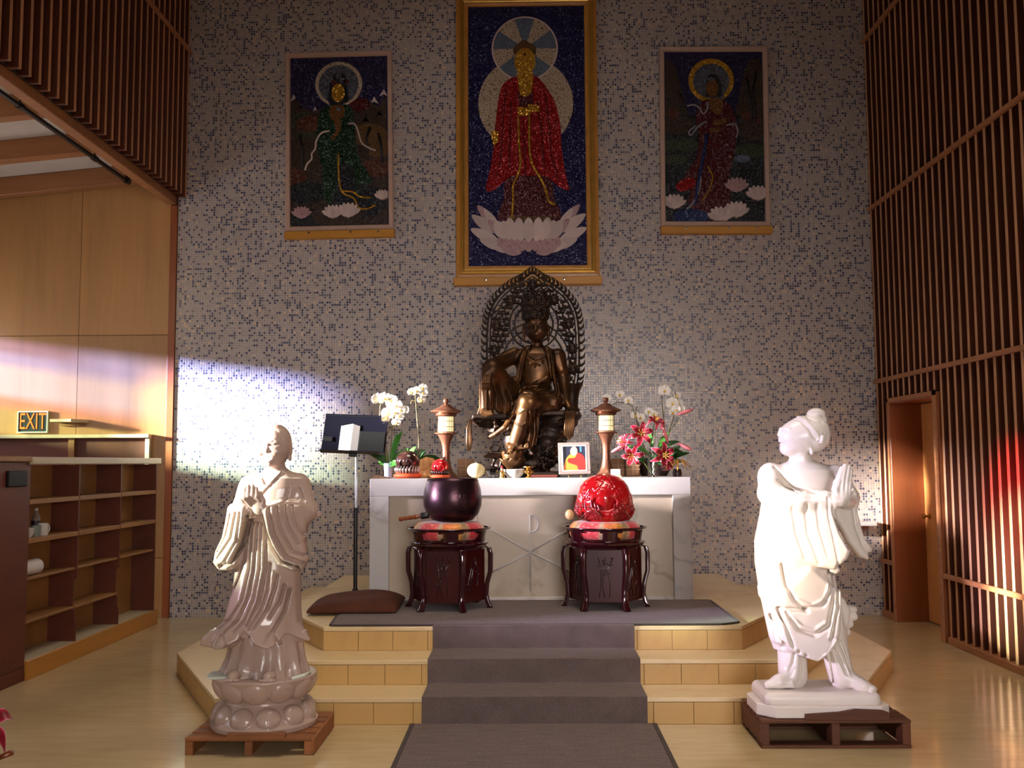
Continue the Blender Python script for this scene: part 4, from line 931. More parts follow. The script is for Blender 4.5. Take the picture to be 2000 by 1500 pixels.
    for gy in range(540, 756, 11):
        for gx in range(940, 1142, 11):
            x, y_ = gx + rv.uniform(-2, 2) + (gy // 11 % 2) * 5, gy + rv.uniform(-2, 2)
            if inside(x, y_) and all(math.hypot(x - a, y_ - b) > 11 for a, b in med): seeds.append((x, y_))
    for (x, y_) in seeds:    # scrolls
        hand = 1 if x < cxp else -1; a0 = rv.uniform(-.6, .6) + PI / 2; pts = []
        for k in range(11):
            t = k / 10; R = 6.8 * (1 - .74 * t); a = a0 + hand * t * 4.6; pts.append(p3(x + R * math.cos(a), y_ - R * math.sin(a), HY))
        fil.tube(pts, [.0070 + .0050 * (i / 10) for i in range(11)], 5)
        fil.tube([p3(x + 6.8 * math.cos(a0), y_ - 6.8 * math.sin(a0), HY), p3(x + hand * 2 + 3, y_ - 9, HY), p3(x - 4 * hand, y_ - 12, HY)], [.0080, .0075, .0075], 5)
        fil.tube([p3(x - 6, y_ + 5, HY), p3(x, y_ + 6.5, HY), p3(x + 6, y_ + 5, HY)], .0062, 5)
    md = MB()
    for (x, y_) in med:      # lotus medallions
        c = p3(x, y_, HY - .006); md.ball(c, (.034, .016, .034), 12, 8)
        for k in range(9):
            a = 2 * PI * k / 9; md.tube([p3(x + 5 * math.cos(a), y_ - 5 * math.sin(a), HY), p3(x + 9 * math.cos(a), y_ - 9 * math.sin(a), HY - .004), p3(x + 13.5 * math.cos(a), y_ - 12.5 * math.sin(a), HY)], [.014, .016, .002], 6)
    rim.tube([p3(cxp - 94, 752, HY), p3(cxp - 80, 754, .07), p3(cxp - 66, 752, .06)], .014, 6); rim.tube([p3(cxp + 94, 752, HY), p3(cxp + 84, 756, .07), p3(cxp + 74, 754, .06)], .014, 6)
    rim.tube([p3(cxp + 66, 730, HY), p3(cxp + 72, 760, .06), p3(cxp + 74, 800, .03)], .012, 6); rim.tube([p3(cxp - 66, 730, HY), p3(cxp - 68, 760, .06), p3(cxp - 66, 800, .03)], .012, 6)
    h = rim.build('halo', M_BRONZE_D, root, smooth=3.2)
    fl.build('flame_border', M_BRONZE_D, h, smooth=3.2); fil.build('scroll_filigree', M_BRONZE_D, h, smooth=3.2, kind='stuff'); md.build('lotus_medallions', M_BRONZE_D, h, smooth=3.2, kind='stuff')
bronze()

# ================================================================== ALTAR
M_ALTAR = marble_material('white_altar_marble', (186, 180, 178), (150, 142, 140), 0.28, 1.7, thin=0.04)
M_PANELM = marble_material('beige_altar_panel', (178, 160, 140), (140, 122, 102), 0.30, 1.5, thin=0.05)
M_CARVE = plain('carved_groove', (196, 182, 160), 0.6)
AX0, AX1, AYF, AYB, AZ0, AZ1 = -1.218, 1.245, 7.50, 8.45, 0.4475, 1.38
altar = empty('altar', (0.013, 7.97, AZ0), label='white marble altar table with a carved monogram on its front', cat='altar')
ax0, ax1, ayf, ayb, zt = AX0 - .013, AX1 - .013, AYF - 7.97, AYB - 7.97, AZ1 - AZ0
box_part('top_slab', M_ALTAR, altar, ax0, ax1, ayf, ayb, zt - .135, zt, .004)
box_part('side_slab', M_ALTAR, altar, ax0, ax0 + .148, ayf, ayb, 0, zt - .135, .004); box_part('side_slab', M_ALTAR, altar, ax1 - .140, ax1, ayf, ayb, 0, zt - .135, .004)
box_part('base_strip', M_ALTAR, altar, ax0 + .148, ax1 - .140, ayf + .02, ayf + .06, 0, .028, .003)
pz0, pz1 = .028, zt - .135
for a, b in ((ax0 + .148, -.404), (-.401, .46), (.463, ax1 - .140)):
    box_part('front_panel', M_PANELM, altar, a, b, ayf + .045, ayf + .075, pz0, pz1, .0015)
# carved monogram: proud fillets on the panel
def Zw(z): return z - AZ0
cr = MB(); yv = ayf + .045
def strip(a, b, w=.007):
    a, b = Vector((a[0], yv - .001, a[1])), Vector((b[0], yv - .001, b[1])); cr.tube([a, b], [w, w], 6)
strip((.0, Zw(1.097)), (.0, Zw(.518))); strip((-.30, Zw(.985)), (.0, Zw(.812))); strip((.0, Zw(.812)), (.30, Zw(.985))); strip((-.30, Zw(.66)), (.0, Zw(.812))); strip((.0, Zw(.812)), (.30, Zw(.67)))
cr.tube([(.0, yv - .001, Zw(1.095))] + [(.014 + .052 * math.sin(t), yv - .001, Zw(1.03) + .064 * math.cos(t)) for t in np.linspace(0, PI, 14)] + [(.0, yv - .001, Zw(.966))], .007, 6)
cr.build('monogram', M_ALTAR, altar, smooth=3.2)

# ================================================================== DRUM STANDS, BELL, WOODEN FISH
M_LACQ = wood('red_black_lacquer', (46, 9, 15), (6, 6, 1.5), 0.12, 0.3, 0.05, coat=0.6)
M_LACQ_P = wood('carved_mahogany', (58, 13, 13), (5, 5, 1.0), 0.28, 0.3, 0.05)
M_BELL = plain('dark_bell_bronze', (64, 42, 48), 0.30, 0.85, 0.25, 14, 0.15, 90)
def brocade():
    t = NT('red_gold_brocade'); c = t.coord()
    sep = t.n('ShaderNodeSeparateXYZ', Vector=c); ang = t.math('ARCTAN2', sep.outputs[1], sep.outputs[0])
    s_ = t.math('FRACT', t.math('ADD', t.math('MULTIPLY', ang, 4 / (2 * PI)), 0.62)); h = t.noise(c, 9, 3)
    s_ = t.math('ADD', s_, t.math('MULTIPLY', t.math('SUBTRACT', h, .5), .12))
    col = t.ramp(s_, [(0.0, lin((190, 160, 130))), (0.10, lin((206, 40, 60))), (0.42, lin((214, 70, 74))), (0.50, lin((180, 160, 130))), (0.60, lin((206, 96, 30))), (0.86, lin((222, 140, 50))), (0.94, lin((150, 120, 84)))], 'LINEAR')
    v = t.n('ShaderNodeTexVoronoi', Vector=c, Scale=95.0)
    col = t.mix(t.math('GREATER_THAN', t.noise(c, 85, 2), .64), col, lin((226, 190, 130)))
    t.p(Base_Color=col, Roughness=0.45, Metallic=0.15, Sheen_Weight=0.3); t.bump(v.outputs[0], .4, .003); return t.m
M_BROC = brocade()
def stand(label, cx, cy, a0):
    root = empty('drum_stand', (cx, cy, 0.459), label=label, cat='stand', group='lacquered hexagonal stands before the altar')
    H = .475
    hexa = lambda R: [(R * math.cos(a0 + i * PI / 3), R * math.sin(a0 + i * PI / 3)) for i in range(6)]
    MB().lathe([(.0, H - .03), (.275, H - .03), (.287, H - .02), (.290, H - .008), (.278, H), (.0, H)], 40).build('table_top', M_LACQ, root, smooth=.6)
    MB().lathe([(.0, H - .052), (.262, H - .052), (.270, H - .04), (.265, H - .03), (.0, H - .03)], 40).build('top_moulding', M_LACQ, root, smooth=.6)
    P = hexa(.262)
    for i in range(6):       # six carved side panels
        a, b = Vector(P[i]), Vector(P[(i + 1) % 6]); d = (b - a); L = d.length; ang = math.atan2(d.y, d.x)
        pn = MB().box(.0, L, .0, .014, .055, H - .05).build('side_panel', M_LACQ_P, root, (a.x, a.y, 0), (0, 0, ang), bevel=.002)
        r = random.Random(i); cv = MB()
        x, z = L * .45, .10                 # carved bamboo-like stems and leaves, proud of the panel
        for s in range(3):
            xs = L * (.34 + .14 * s); pts = [(xs, -.001, .09), (xs + r.uniform(-.02, .02), -.001, .18), (xs + r.uniform(-.03, .03), -.001, .28), (xs + r.uniform(-.03, .03), -.001, .37)]
            cv.tube(pts, .0035, 5)
            for q in range(6):
                t = r.uniform(.1, .95) * 2.99; k_ = int(t); f = t - k_; p = Vector(pts[k_]).lerp(Vector(pts[k_ + 1]), f); aa = r.choice((-1, 1)) * r.uniform(.5, 1.3) + PI / 2
                cv.tube([p, p + Vector((.012 * math.cos(aa), 0, .012 * math.sin(aa))), p + Vector((.028 * math.cos(aa), 0, .024 * math.sin(aa)))], [.002, .0055, .001], 5)
        cv.build('carving', M_LACQ, pn, smooth=3.2)
    leg = []                 # S-curved legs
    prof = [(.262, H - .035, .020), (.300, H - .045, .022), (.312, H - .09, .020), (.310, .26, .019), (.285, .17, .018), (.278, .09, .018), (.292, .035, .022), (.312, .008, .026)]
    lm = MB(); rows = []
    for (R, z, w) in prof: rows.append([(R - .022 - .3 * (w - .018), -w, z), (R + .006, -w, z), (R + .012, 0, z), (R + .006, w, z), (R - .022 - .3 * (w - .018), w, z)])
    V = [p for r_ in rows for p in r_]; Fc = []
    for i in range(len(rows) - 1):
        for j in range(5): Fc.append((i * 5 + j, i * 5 + (j + 1) % 5, (i + 1) * 5 + (j + 1) % 5, (i + 1) * 5 + j))
    Fc += [tuple(range(5)), tuple(range((len(rows) - 1) * 5, len(rows) * 5))]
    me = lm.add(V, Fc).add([], []).mesh('leg', .004, 2, smooth=1.0)
    for i in range(6): link('leg', me, M_LACQ, root, (0, 0, 0), (0, 0, a0 + i * PI / 3))
    for i in range(6):
        a = a0 + i * PI / 3; MB().box(.278, .322, -.022, .022, 0, .010).build('foot_pad', M_LACQ, root, rot=(0, 0, a), bevel=.004)
    # round tray with cloud-shaped openings
    n = 96; zs = [0, .010, .020, .035, .050, .065, .078, .088]; Rr = lambda z: .262 + .20 * z + (.010 if z > .08 else 0)
    tr_ = MB(); keep = []
    def opening(th, z):
        u = ((th + a0 + PI / 6) % (PI / 3)) / (PI / 3)     # one opening per side
        u = abs(u - .5) * 2; return u < .62 and .016 < z < .074 and ((u / .66) ** 2 + ((z - .045) / .034) ** 2) < 1
    for i in range(n):
        t0, t1 = 2 * PI * i / n, 2 * PI * (i + 1) / n
        for j in range(len(zs) - 1):
            if opening((t0 + t1) / 2, (zs[j] + zs[j + 1]) / 2): continue
            c = []
            for (R_, ) in ((0,), (-.012,)):
                c += [((Rr(z) + R_) * math.cos(t), (Rr(z) + R_) * math.sin(t), H + z) for t, z in ((t0, zs[j]), (t1, zs[j]), (t1, zs[j + 1]), (t0, zs[j + 1]))]
            tr_.add(c, [(0, 1, 2, 3), (4, 7, 6, 5), (0, 4, 5, 1), (1, 5, 6, 2), (2, 6, 7, 3), (3, 7, 4, 0)])
    tray = tr_.build('tray', M_LACQ, root, fixn=False)
    MB().lathe([(.284, H + .084), (.292, H + .084), (.306, H + .092), (.304, H + .100), (.286, H + .098)], 56, caps=False).build('tray_rim', M_LACQ, root, smooth=3.2)
    return root, .459 + H
def ring_cushion(label, cx, cy, z0):
    root = empty('ring_cushion', (cx, cy, z0), label=label, cat='cushion', group='brocade cushions on the lacquered stands')
    prof = [(.0, .012), (.10, .004), (.21, .0), (.245, .025), (.256, .060), (.252, .100), (.222, .132), (.180, .138), (.13, .1345), (.08, .134), (.0, .134)]
    me = MB().lathe(prof, 72).mesh('cushion', smooth=3.2)
    co = np.empty(len(me.vertices) * 3, np.float32); me.vertices.foreach_get('co', co); co = co.reshape(-1, 3)
    th = np.arctan2(co[:, 1], co[:, 0]); s = 1 + .012 * np.cos(24 * th); co[:, :2] *= s[:, None]; me.vertices.foreach_set('co', co.ravel())
    link('cushion', me, M_BROC, root); return root
for lab, cx, cy, a0, cl in (('dark red lacquered six-legged stand under the bronze bowl bell', -.578, 7.145, math.radians(233), 'red and gold brocade cushion under the bronze bowl bell'),
                            ('dark red lacquered six-legged stand under the red wooden fish', .556, 7.160, math.radians(235), 'red and gold brocade cushion under the red wooden fish')):
    _, zt_ = stand(lab, cx, cy, a0); ring_cushion(cl, cx, cy, zt_ + .001)
# bell
bell = empty('bowl_bell', (-.552, 7.145, 1.0715), label='large dark bronze bowl bell resting on a brocade cushion', cat='bell')
MB().lathe([(.0, .0), (.10, .002), (.150, .015), (.190, .06), (.212, .12), (.2145, .17), (.207, .235), (.190, .290), (.183, .312), (.176, .315), (.172, .308), (.182, .285), (.197, .23), (.203, .17), (.200, .12), (.18, .065), (.14, .03), (.0, .018)], 72).build('bowl', M_BELL, bell, smooth=.9)
ins = MB()
for i in range(26):
    r = random.Random(i); a0 = -1.15 + r.uniform(-.14, .14); z0 = .14 + r.uniform(0, .06); ins.tube([(.2135 * math.cos(a0), .2135 * math.sin(a0), z0), (.2135 * math.cos(a0 + r.uniform(-.03, .03)), .2135 * math.sin(a0), z0 + r.uniform(.006, .018))], .0016, 4)
ins.build('inscription', plain('worn_bell_marks', (120, 90, 92), .3, .9), bell, kind='stuff', label='small engraved marks on the bell side')
# striker lying beside the bell
stk = empty('bell_striker', (-.815, 6.915, 1.072), label='short carved brown striker lying left of the bowl bell', cat='mallet')
M_CARVED = plain('carved_amber_wood', (116, 56, 24), .25, 0, .3, 30, coat=.5)
RM = Matrix.Translation((0, 0, .045)) @ Matrix.Rotation(-.14, 4, 'Y') @ Matrix.Rotation(PI / 2, 4, 'Y')
MB().lathe([(.0, -.105), (.013, -.10), (.018, -.085), (.012, -.07), (.016, -.055), (.012, -.04), (.016, -.02), (.012, 0), (.018, .015), (.014, .03), (.014, .06), (.0, .062)], 16, M=RM).build('handle', M_CARVED, stk, smooth=.7)
MB().lathe([(.0, .055), (.022, .056), (.024, .06), (.024, .11), (.02, .115), (.0, .116)], 16, M=RM).build('head', M_BLACK, stk, smooth=.7)
# wooden fish
M_FISH = plain('glossy_red_lacquer', (176, 18, 24), .16, 0, .10, 6, coat=.7)
M_FISH_D = plain('deep_red_lacquer', (128, 22, 24), .22, 0, .2, 20, coat=.5)
fish = empty('wooden_fish', (.556, 7.16, 1.0715), label='large glossy red carved wooden fish drum on its brocade cushion', cat='drum')
F = Sculpt((-.25, -.25, -.01), (.25, .25, .38), .0045)
def dome(X, Y, Z):
    r = np.sqrt(X * X + Y * Y); z = Z[0, 0]
    R = np.interp(z, [0, .03, .08, .14, .20, .25, .29, .32, .335, .345], [.150, .185, .203, .205, .196, .176, .145, .100, .060, .0])[None, None, :]
    return np.maximum((r - R) * .75, -Z)
F.put((-.22, -.22, 0), (.22, .22, .35), dome, .004)
# mouth slot with the ball inside
F.ell((-.015, -.19, .135), (.085, .09, .050), .012, sub=True); F.ell((-.010, -.128, .165), (.078, .078, .095), .006)
fq = random.Random(21)
def onsurf(a, z):
    R = float(np.interp(z, [0, .03, .08, .14, .20, .25, .29, .32, .335], [.150, .185, .203, .205, .196, .176, .145, .100, .060])); return (R * math.cos(a), R * math.sin(a), z)
def spiral(a, z, s, hand):
    pts = []
    for k in range(10):
        t = k / 9; r = s * (1 - .7 * t); b = 1.2 + hand * 4.8 * t; z_ = z + r * math.sin(b); R = float(np.interp(z_, [0, .08, .14, .20, .25, .29, .32], [.15, .203, .205, .196, .176, .145, .1])); pts.append(onsurf(a + r * math.cos(b) / max(R, .05), z_))
    F.chain(pts, [.0052] * 10, .003)
for a, z in ((-2.0, .30), (-1.75, .31), (-1.45, .30), (-1.2, .285), (-1.9, .26), (-1.5, .262), (-1.3, .25), (-1.82, .215), (-1.2, .20), (-2.25, .17), (-2.2, .215), (-.95, .22), (-.9, .165), (-2.5, .20), (-.6, .20), (-2.6, .26), (-.55, .26), (-.3, .17), (-2.85, .16)):
    spiral(a, z, .022, 1 if fq.random() < .5 else -1)
for i in range(9):      # scaled neck rising up the left
    a = -2.05 + i * .035; z = .235 + i * .007; p = onsurf(a - .09, z + .012); p2 = onsurf(a + .05, z - .012); F.cap(p, p2, .0055, .0055, .002)
F.chain([onsurf(-2.6, .11), onsurf(-2.45, .17), onsurf(-2.25, .23), onsurf(-2.0, .285)], [.008, .010, .012, .010], .004)
link('body', F.mesh('body'), M_FISH, fish)
K = Sculpt((-.25, -.25, -.01), (.25, .25, .17), .0045)     # twin dragons round the lip
for sgn in (-1, 1):
    base = -PI / 2 + sgn * .25
    pts = [onsurf(base + sgn * t * 1.5, .055 + .028 * math.sin(t * 9)) for t in np.linspace(0, 1, 12)]; K.chain(pts, [.016] + [.020] * 10 + [.014], .004)
    for i in range(12):
        a = base + sgn * (i / 11) * 1.45; K.cap(onsurf(a, .09 + .02 * (i % 2)), onsurf(a + sgn * .06, .125 + .018 * ((i * 7) % 3)), .012, .004, .003)
        K.chain([onsurf(a, .05), onsurf(a + .03, .025), onsurf(a + .06, .045)], [.010, .009, .006], .003)
    for i in range(4): K.chain([onsurf(base + sgn * (.18 + i * .09), .075), onsurf(base + sgn * (.22 + i * .09), .045), onsurf(base + sgn * (.18 + i * .09), .018)], [.007, .008, .006], .002)
link('dragon_carving', K.mesh('dragon_carving'), M_FISH_D, fish)
ml = empty('fish_mallet', (.31, 7.02, 1.07), label='pale wooden ball mallet beside the red wooden fish', cat='mallet')
M_PALEWOOD = wood('pale_maple', (214, 172, 120), (6, 6, 2), .4, .12, 0)
MB().ball((-.015, 0, .055), (.032, .03, .036), 18, 12).build('head', M_PALEWOOD, ml, smooth=3.2); MB().tube([(.0, 0, .05), (.005, .10, .045), (.02, .22, .04)], .009, 10).build('handle', M_PALEWOOD, ml, smooth=3.2)

# ================================================================== WALL PICTURES
def art(name, c, scale=90, metal=0.25, rough=0.38, spark=0.5):
    t = NT(name); co = t.coord(); v = t.n('ShaderNodeTexVoronoi', Vector=co, Scale=float(scale))
    hs = t.n('ShaderNodeHueSaturation', Color=lin(c), Value=t.math('ADD', 0.55, t.math('MULTIPLY', t.n('ShaderNodeSeparateColor', Color=v.outputs['Color']).outputs[0], 0.9)))
    t.p(Base_Color=hs.outputs[0], Metallic=metal, Roughness=rough)
    nm = t.n('ShaderNodeVectorMath', {'operation': 'SUBTRACT'}, _0=v.outputs['Color'], _1=(0.5, 0.5, 0.5))
    nn = t.n('ShaderNodeVectorMath', {'operation': 'SCALE'}, _0=nm.outputs[0]); nn.inputs['Scale'].default_value = spark
    g = t.n('ShaderNodeNewGeometry'); s = t.n('ShaderNodeVectorMath', {'operation': 'ADD'}, _0=g.outputs['Normal'], _1=nn.outputs[0])
    t.set(t.b.inputs['Normal'], t.n('ShaderNodeVectorMath', {'operation': 'NORMALIZE'}, _0=s.outputs[0]).outputs[0]); return t.m
def pebble(name, c, grout, scale=55):
    t = NT(name); v = t.n('ShaderNodeTexVoronoi', {'feature': 'DISTANCE_TO_EDGE'}, Vector=t.coord(), Scale=float(scale))
    f = t.ramp(v.outputs[0], [(0.03, (0, 0, 0, 1)), (0.10, (1, 1, 1, 1))]); t.p(Base_Color=t.mix(f, lin(grout), lin(c)), Roughness=.4); t.bump(f, .5, .003); return t.m
A_NAVY = art('navy_glass_beads', (22, 18, 70), 130, .2, .3, .9); A_RED = art('red_glass_beads', (150, 12, 18), 110, .35, .3, .9); A_MAROON = art('maroon_glass_beads', (76, 7, 10), 110, .25, .35, .6)
A_GOLD = art('gold_glass_beads', (190, 140, 40), 120, .6, .3, .7); A_BROWN = art('brown_beads', (92, 62, 20), 120, .2, .5, .4); A_CREAM = pebble('cream_shell', (206, 186, 160), (96, 70, 40)); A_SLATE = art('slate_blue_beads', (92, 104, 122), 120, .15, .4, .4)
A_PINK = pebble('pink_crackle', (196, 160, 160), (130, 84, 92), 70); A_WHITE = wood('petal_white', (200, 176, 168), (9, 9, 9), .5, .05, .16); A_GREEN = art('dark_green_beads', (16, 46, 20), 110, .3, .35, .8); A_TEAL = art('moss_beads', (44, 52, 26), 90, .1, .5, .4)
A_INDIGO = art('indigo_beads', (30, 20, 62), 140, .2, .35, .7); A_RUST = art('rust_beads', (82, 38, 18), 100, .15, .45, .5); A_EARTH = art('earth_beads', (54, 36, 20), 90, .1, .5, .4); A_DARK = art('night_beads', (16, 14, 22), 100, .1, .45, .5)
A_SKIN = art('bronze_skin_beads', (112, 70, 28), 120, .4, .4, .4); A_LILAC = plain('lilac_cord', (140, 132, 140), .5); A_ICE = art('ice_beads', (84, 86, 96), 120, .3, .35, .8); A_BLUE = art('blue_beads', (30, 42, 92), 110, .2, .35, .6)
M_GOLDFRAME = wood('gilt_oak_frame', (196, 134, 54), (8, 8, 8), .35, .18, 0); M_GILT = plain('gilt_moulding', (214, 170, 84), .3, .65, .1); M_PINEFR = wood('pale_pink_frame', (200, 166, 146), (10, 10, 10), .45, .08, 0); M_LEDGE = wood('ochre_ledge', (200, 138, 46), (1.5, 12, 12), .4, .15, 0)
def frame_ring(name, mat, par, hw0, hh0, prof):
    """mitred frame: prof is a list of (inset, y) measured from the outer edge"""
    m = MB(); n = len(prof)
    for (i, y) in prof: m.v += [(-hw0 + i, y, -hh0 + i), (hw0 - i, y, -hh0 + i), (hw0 - i, y, hh0 - i), (-hw0 + i, y, hh0 - i)]
    for k in range(n - 1):
        for c in range(4): m.f.append((k * 4 + c, k * 4 + (c + 1) % 4, (k + 1) * 4 + (c + 1) % 4, (k + 1) * 4 + c))
    return m.build(name, mat, par)
class Pic:
    def __init__(s, root, fx, fz, y0, hw, hh): s.r = root; s.fx = fx; s.fz = fz; s.y = y0; s.k = 0; s.hw = hw; s.hh = hh
    def poly(s, name, mat, pts, raw=False, par=None, step=True):
        if step: s.k += 1
        P = pts if raw else [(s.fx(a), s.fz(b)) for a, b in pts]
        P = [(max(-s.hw, min(s.hw, a)), max(-s.hh, min(s.hh, b))) for a, b in P]
        ar = sum(P[i][0] * P[(i + 1) % len(P)][1] - P[(i + 1) % len(P)][0] * P[i][1] for i in range(len(P)))
        if ar < 0: P = P[::-1]
        return MB().prism(P, s.y - .0006 * s.k, s.y + .001, 'Y').build(name, mat, par or s.r)
    def disc(s, name, mat, cx, cy, rx, ry, n=48, a0=0, a1=2 * PI, **kw):
        pts = [(cx + rx * math.cos(a0 + (a1 - a0) * i / n), cy - ry * math.sin(a0 + (a1 - a0) * i / n)) for i in range(n + (0 if a1 - a0 > 6.28 else 1))]
        if a1 - a0 < 6.28: pts.append((cx, cy))
        return s.poly(name, mat, pts, **kw)
    def line(s, name, mat, pts, w):
        s.k += 1; q = [(s.fx(a), s.y - .0006 * s.k, s.fz(b)) for a, b in pts]
        return MB().tube(q, w, 6, flat=.35).build(name, mat, s.r, smooth=3.2)
def smooth_pts(p, n=6, closed=True):
    out = []; m = len(p)
    for i in range(m if closed else m - 1):
        a, b, c, d = (p[(i - 1) % m], p[i], p[(i + 1) % m], p[(i + 2) % m]) if closed else (p[max(i - 1, 0)], p[i], p[i + 1], p[min(i + 2, m - 1)])
        for k in range(n):
            f = k / n; out.append(tuple(b[j] + .5 * f * (c[j] - a[j] + f * (2 * a[j] - 5 * b[j] + 4 * c[j] - d[j] + f * (3 * (b[j] - c[j]) + d[j] - a[j]))) for j in (0, 1)))
    if not closed: out.append(p[-1])
    return out
def petal(cx, cy, w, h, ang=0, tip=.5):
    base = [(0, h / 2), (-w * .42, h * .22), (-w * .5, -h * .05), (-w * .30, -h * .34), (0, -h / 2), (w * .30, -h * .34), (w * .5, -h * .05), (w * .42, h * .22)]
    c, s = math.cos(ang), math.sin(ang); return smooth_pts([(cx + x * c - y * s, cy + x * s + y * c) for x, y in base], 3)
def small_lotus(P, cx, cy, sc, mat):
    for a, dx, dy in ((-1.1, -12, 2), (1.1, 12, 2), (-.65, -9, -2), (.65, 9, -2), (-.3, -5, -4), (.3, 5, -4), (0, 0, -4), (-.9, -7, 5), (.9, 7, 5), (0, 0, 4)): P.poly('lotus_petal', mat, petal(cx + dx * sc, cy + dy * sc, 8 * sc, 17 * sc, a))
# -- large central picture
PC = empty('large_picture', (.014, YB - .002, 4.805), label='large gilt-framed bead mosaic of a red-robed standing figure over a white lotus', cat='picture')
fx = lambda a: (a - 1031) * .00512; fz = lambda b: (265 - b) * .00531
box_part('backing', M_BLACK, PC, -.62, .62, -.035, -.002, -1.36, 1.36)
frame_ring('frame', M_GOLDFRAME, PC, .715, 1.468, [(.0, -.002), (.0, -.060), (.035, -.066), (.036, -.066)])
frame_ring('gilt_moulding', M_GILT, PC, .680, 1.433, [(.0, -.060), (.006, -.085), (.016, -.088), (.022, -.074), (.032, -.080), (.042, -.066), (.052, -.062)])
frame_ring('inner_frame', M_GOLDFRAME, PC, .629, 1.382, [(.0, -.060), (.014, -.060), (.034, -.054), (.040, -.030)])
P = Pic(PC, fx, fz, -.036, .60, 1.352)
P.poly('night_ground', A_NAVY, [(-.60, -1.35), (.60, -1.35), (.60, 1.35), (-.60, 1.35)], raw=True)
P.disc('body_halo', A_CREAM, 1029, 204, 94, 92)
P.disc('halo_rim', A_WHITE, 1028, 96, 66, 64); 
for i in range(10):
    P.disc('halo_ray', A_SLATE if i % 2 == 0 else A_CREAM, 1028, 96, 63, 61, 10, PI / 2 - .31 + i * PI / 5, PI / 2 - .31 + (i + 1) * PI / 5, step=(i == 0))
P.poly('robe', A_RED, smooth_pts([(1010, 150), (986, 164), (976, 190), (969, 240), (964, 295), (957, 335), (949, 372), (966, 372), (992, 352), (1020, 356), (1050, 356), (1074, 352), (1092, 366), (1114, 374), (1107, 345), (1099, 290), (1098, 250), (1088, 205), (1076, 182), (1062, 162), (1046, 149)], 3))
P.poly('underskirt', A_MAROON, smooth_pts([(990, 350), (984, 390), (972, 428), (1000, 432), (1060, 432), (1098, 428), (1084, 390), (1076, 350), (1035, 345)], 3))
for pts in ([(990, 175), (985, 230), (980, 300), (970, 350)], [(1000, 200), (998, 260), (996, 330)], [(1068, 190), (1075, 250), (1080, 310), (1092, 350)], [(1052, 200), (1060, 260), (1064, 330)], [(1024, 240), (1026, 300), (1028, 350)]): P.line('robe_fold', A_MAROON, smooth_pts(pts, 4, False), .006)
P.poly('collar', A_MAROON, [(1014, 180), (1043, 180), (1046, 212), (1016, 212)])
P.poly('chest', A_GOLD, smooth_pts([(1015, 140), (1042, 140), (1042, 175), (1034, 189), (1021, 189), (1016, 175)], 3))
P.disc('hair', A_BROWN, 1028, 101, 23, 18); P.disc('topknot', A_BROWN, 1027, 87, 9, 7); P.disc('face', A_GOLD, 1028, 122, 21, 27); P.disc('forehead_jewel', A_MAROON, 1028, 108, 3, 3, 10)
P.poly('hands', A_GOLD, [(1013, 211), (1033, 213), (1034, 206), (1057, 210), (1056, 221), (1040, 222), (1037, 229), (1014, 228)])
P.poly('sleeve_hand', A_GOLD, [(960, 258), (974, 258), (975, 276), (966, 288), (962, 275)])
for pts in ([(1014, 228), (1015, 280), (1018, 320), (1012, 345), (1003, 365), (1003, 395), (1000, 428)], [(1036, 228), (1036, 290), (1042, 325), (1058, 352), (1068, 375), (1073, 395), (1086, 402)]): P.line('gold_trim', A_GOLD, smooth_pts(pts, 4, False), .013)
P.poly('skirt_hem', A_BROWN, [(992, 424), (1080, 424), (1078, 433), (994, 433)])
for sx in (-1, 1):
    for (dx, dy, w, h, a) in ((88, 422, 18, 54, .75), (94, 438, 20, 60, .95), (92, 460, 20, 62, 1.15), (78, 430, 16, 50, .62), (76, 476, 20, 52, 1.25), (56, 484, 18, 44, 1.3), (66, 448, 18, 52, .8), (36, 490, 18, 40, 1.35)):
        P.poly('outer_petal', A_PINK if (dx + dy) % 4 else A_WHITE, petal(1033 + sx * dx * .93, dy, w, h, sx * a))
for i, dx in enumerate((-48, 48, -36, 36, -24, 24, -12, 12, 0)): P.poly('lower_petal', A_PINK, petal(1033 + dx * 1.1, 480 - abs(dx) * .12, 20, 26, dx * .006))
for dx in (-33, 33, -17, 17, 0): P.poly('back_petal', A_WHITE, petal(1033 + dx * 1.1, 440, 18, 26, dx * .004))
for dx in (-56, 56, -44, 44, -31, 31, -18, 18, 0): P.poly('front_petal', A_WHITE, petal(1033 + dx * .98, 455 - abs(dx) * .08, 24, 40, dx * .009))
led = box_part('ledge', M_LEDGE, PC, -.735, .735, -.115, -.002, -1.55, -1.47, .006)
for x in (-.42, .36): MB().lathe([(0, 0), (.012, 0), (.012, .004), (0, .006)], 12, M=Matrix.Translation((x, -.115, -1.495)) @ Matrix.Rotation(PI / 2, 4, 'X')).build('screw', M_STEEL, led)
# -- two side pictures
def side_picture(label, loc, ry, hw, hh):
    R = empty('side_picture', loc, label=label, cat='picture'); R.rotation_euler = (0, ry, 0)
    box_part('backing', M_BLACK, R, -hw + .02, hw - .02, -.030, -.002, -hh + .02, hh - .02)
    frame_ring('frame', M_PINEFR, R, hw, hh, [(.0, -.002), (.0, -.052), (.008, -.058), (.042, -.054), (.050, -.028)])
    l = box_part('ledge', M_LEDGE, R, -hw - .005, hw + .015, -.085, -.002, -hh - .085, -hh - .008, .006)
    for x in (-.3, .12, .4): MB().lathe([(0, 0), (.011, 0), (.011, .004), (0, .005)], 12, M=Matrix.Translation((x, -.085, -hh - .03)) @ Matrix.Rotation(PI / 2, 4, 'X')).build('screw', M_STEEL, l)
    return R
PL = side_picture('pale-framed bead mosaic of a green-robed figure, left of the central picture', (-1.892, YB - .002, 4.765), -.014, .545, .925)
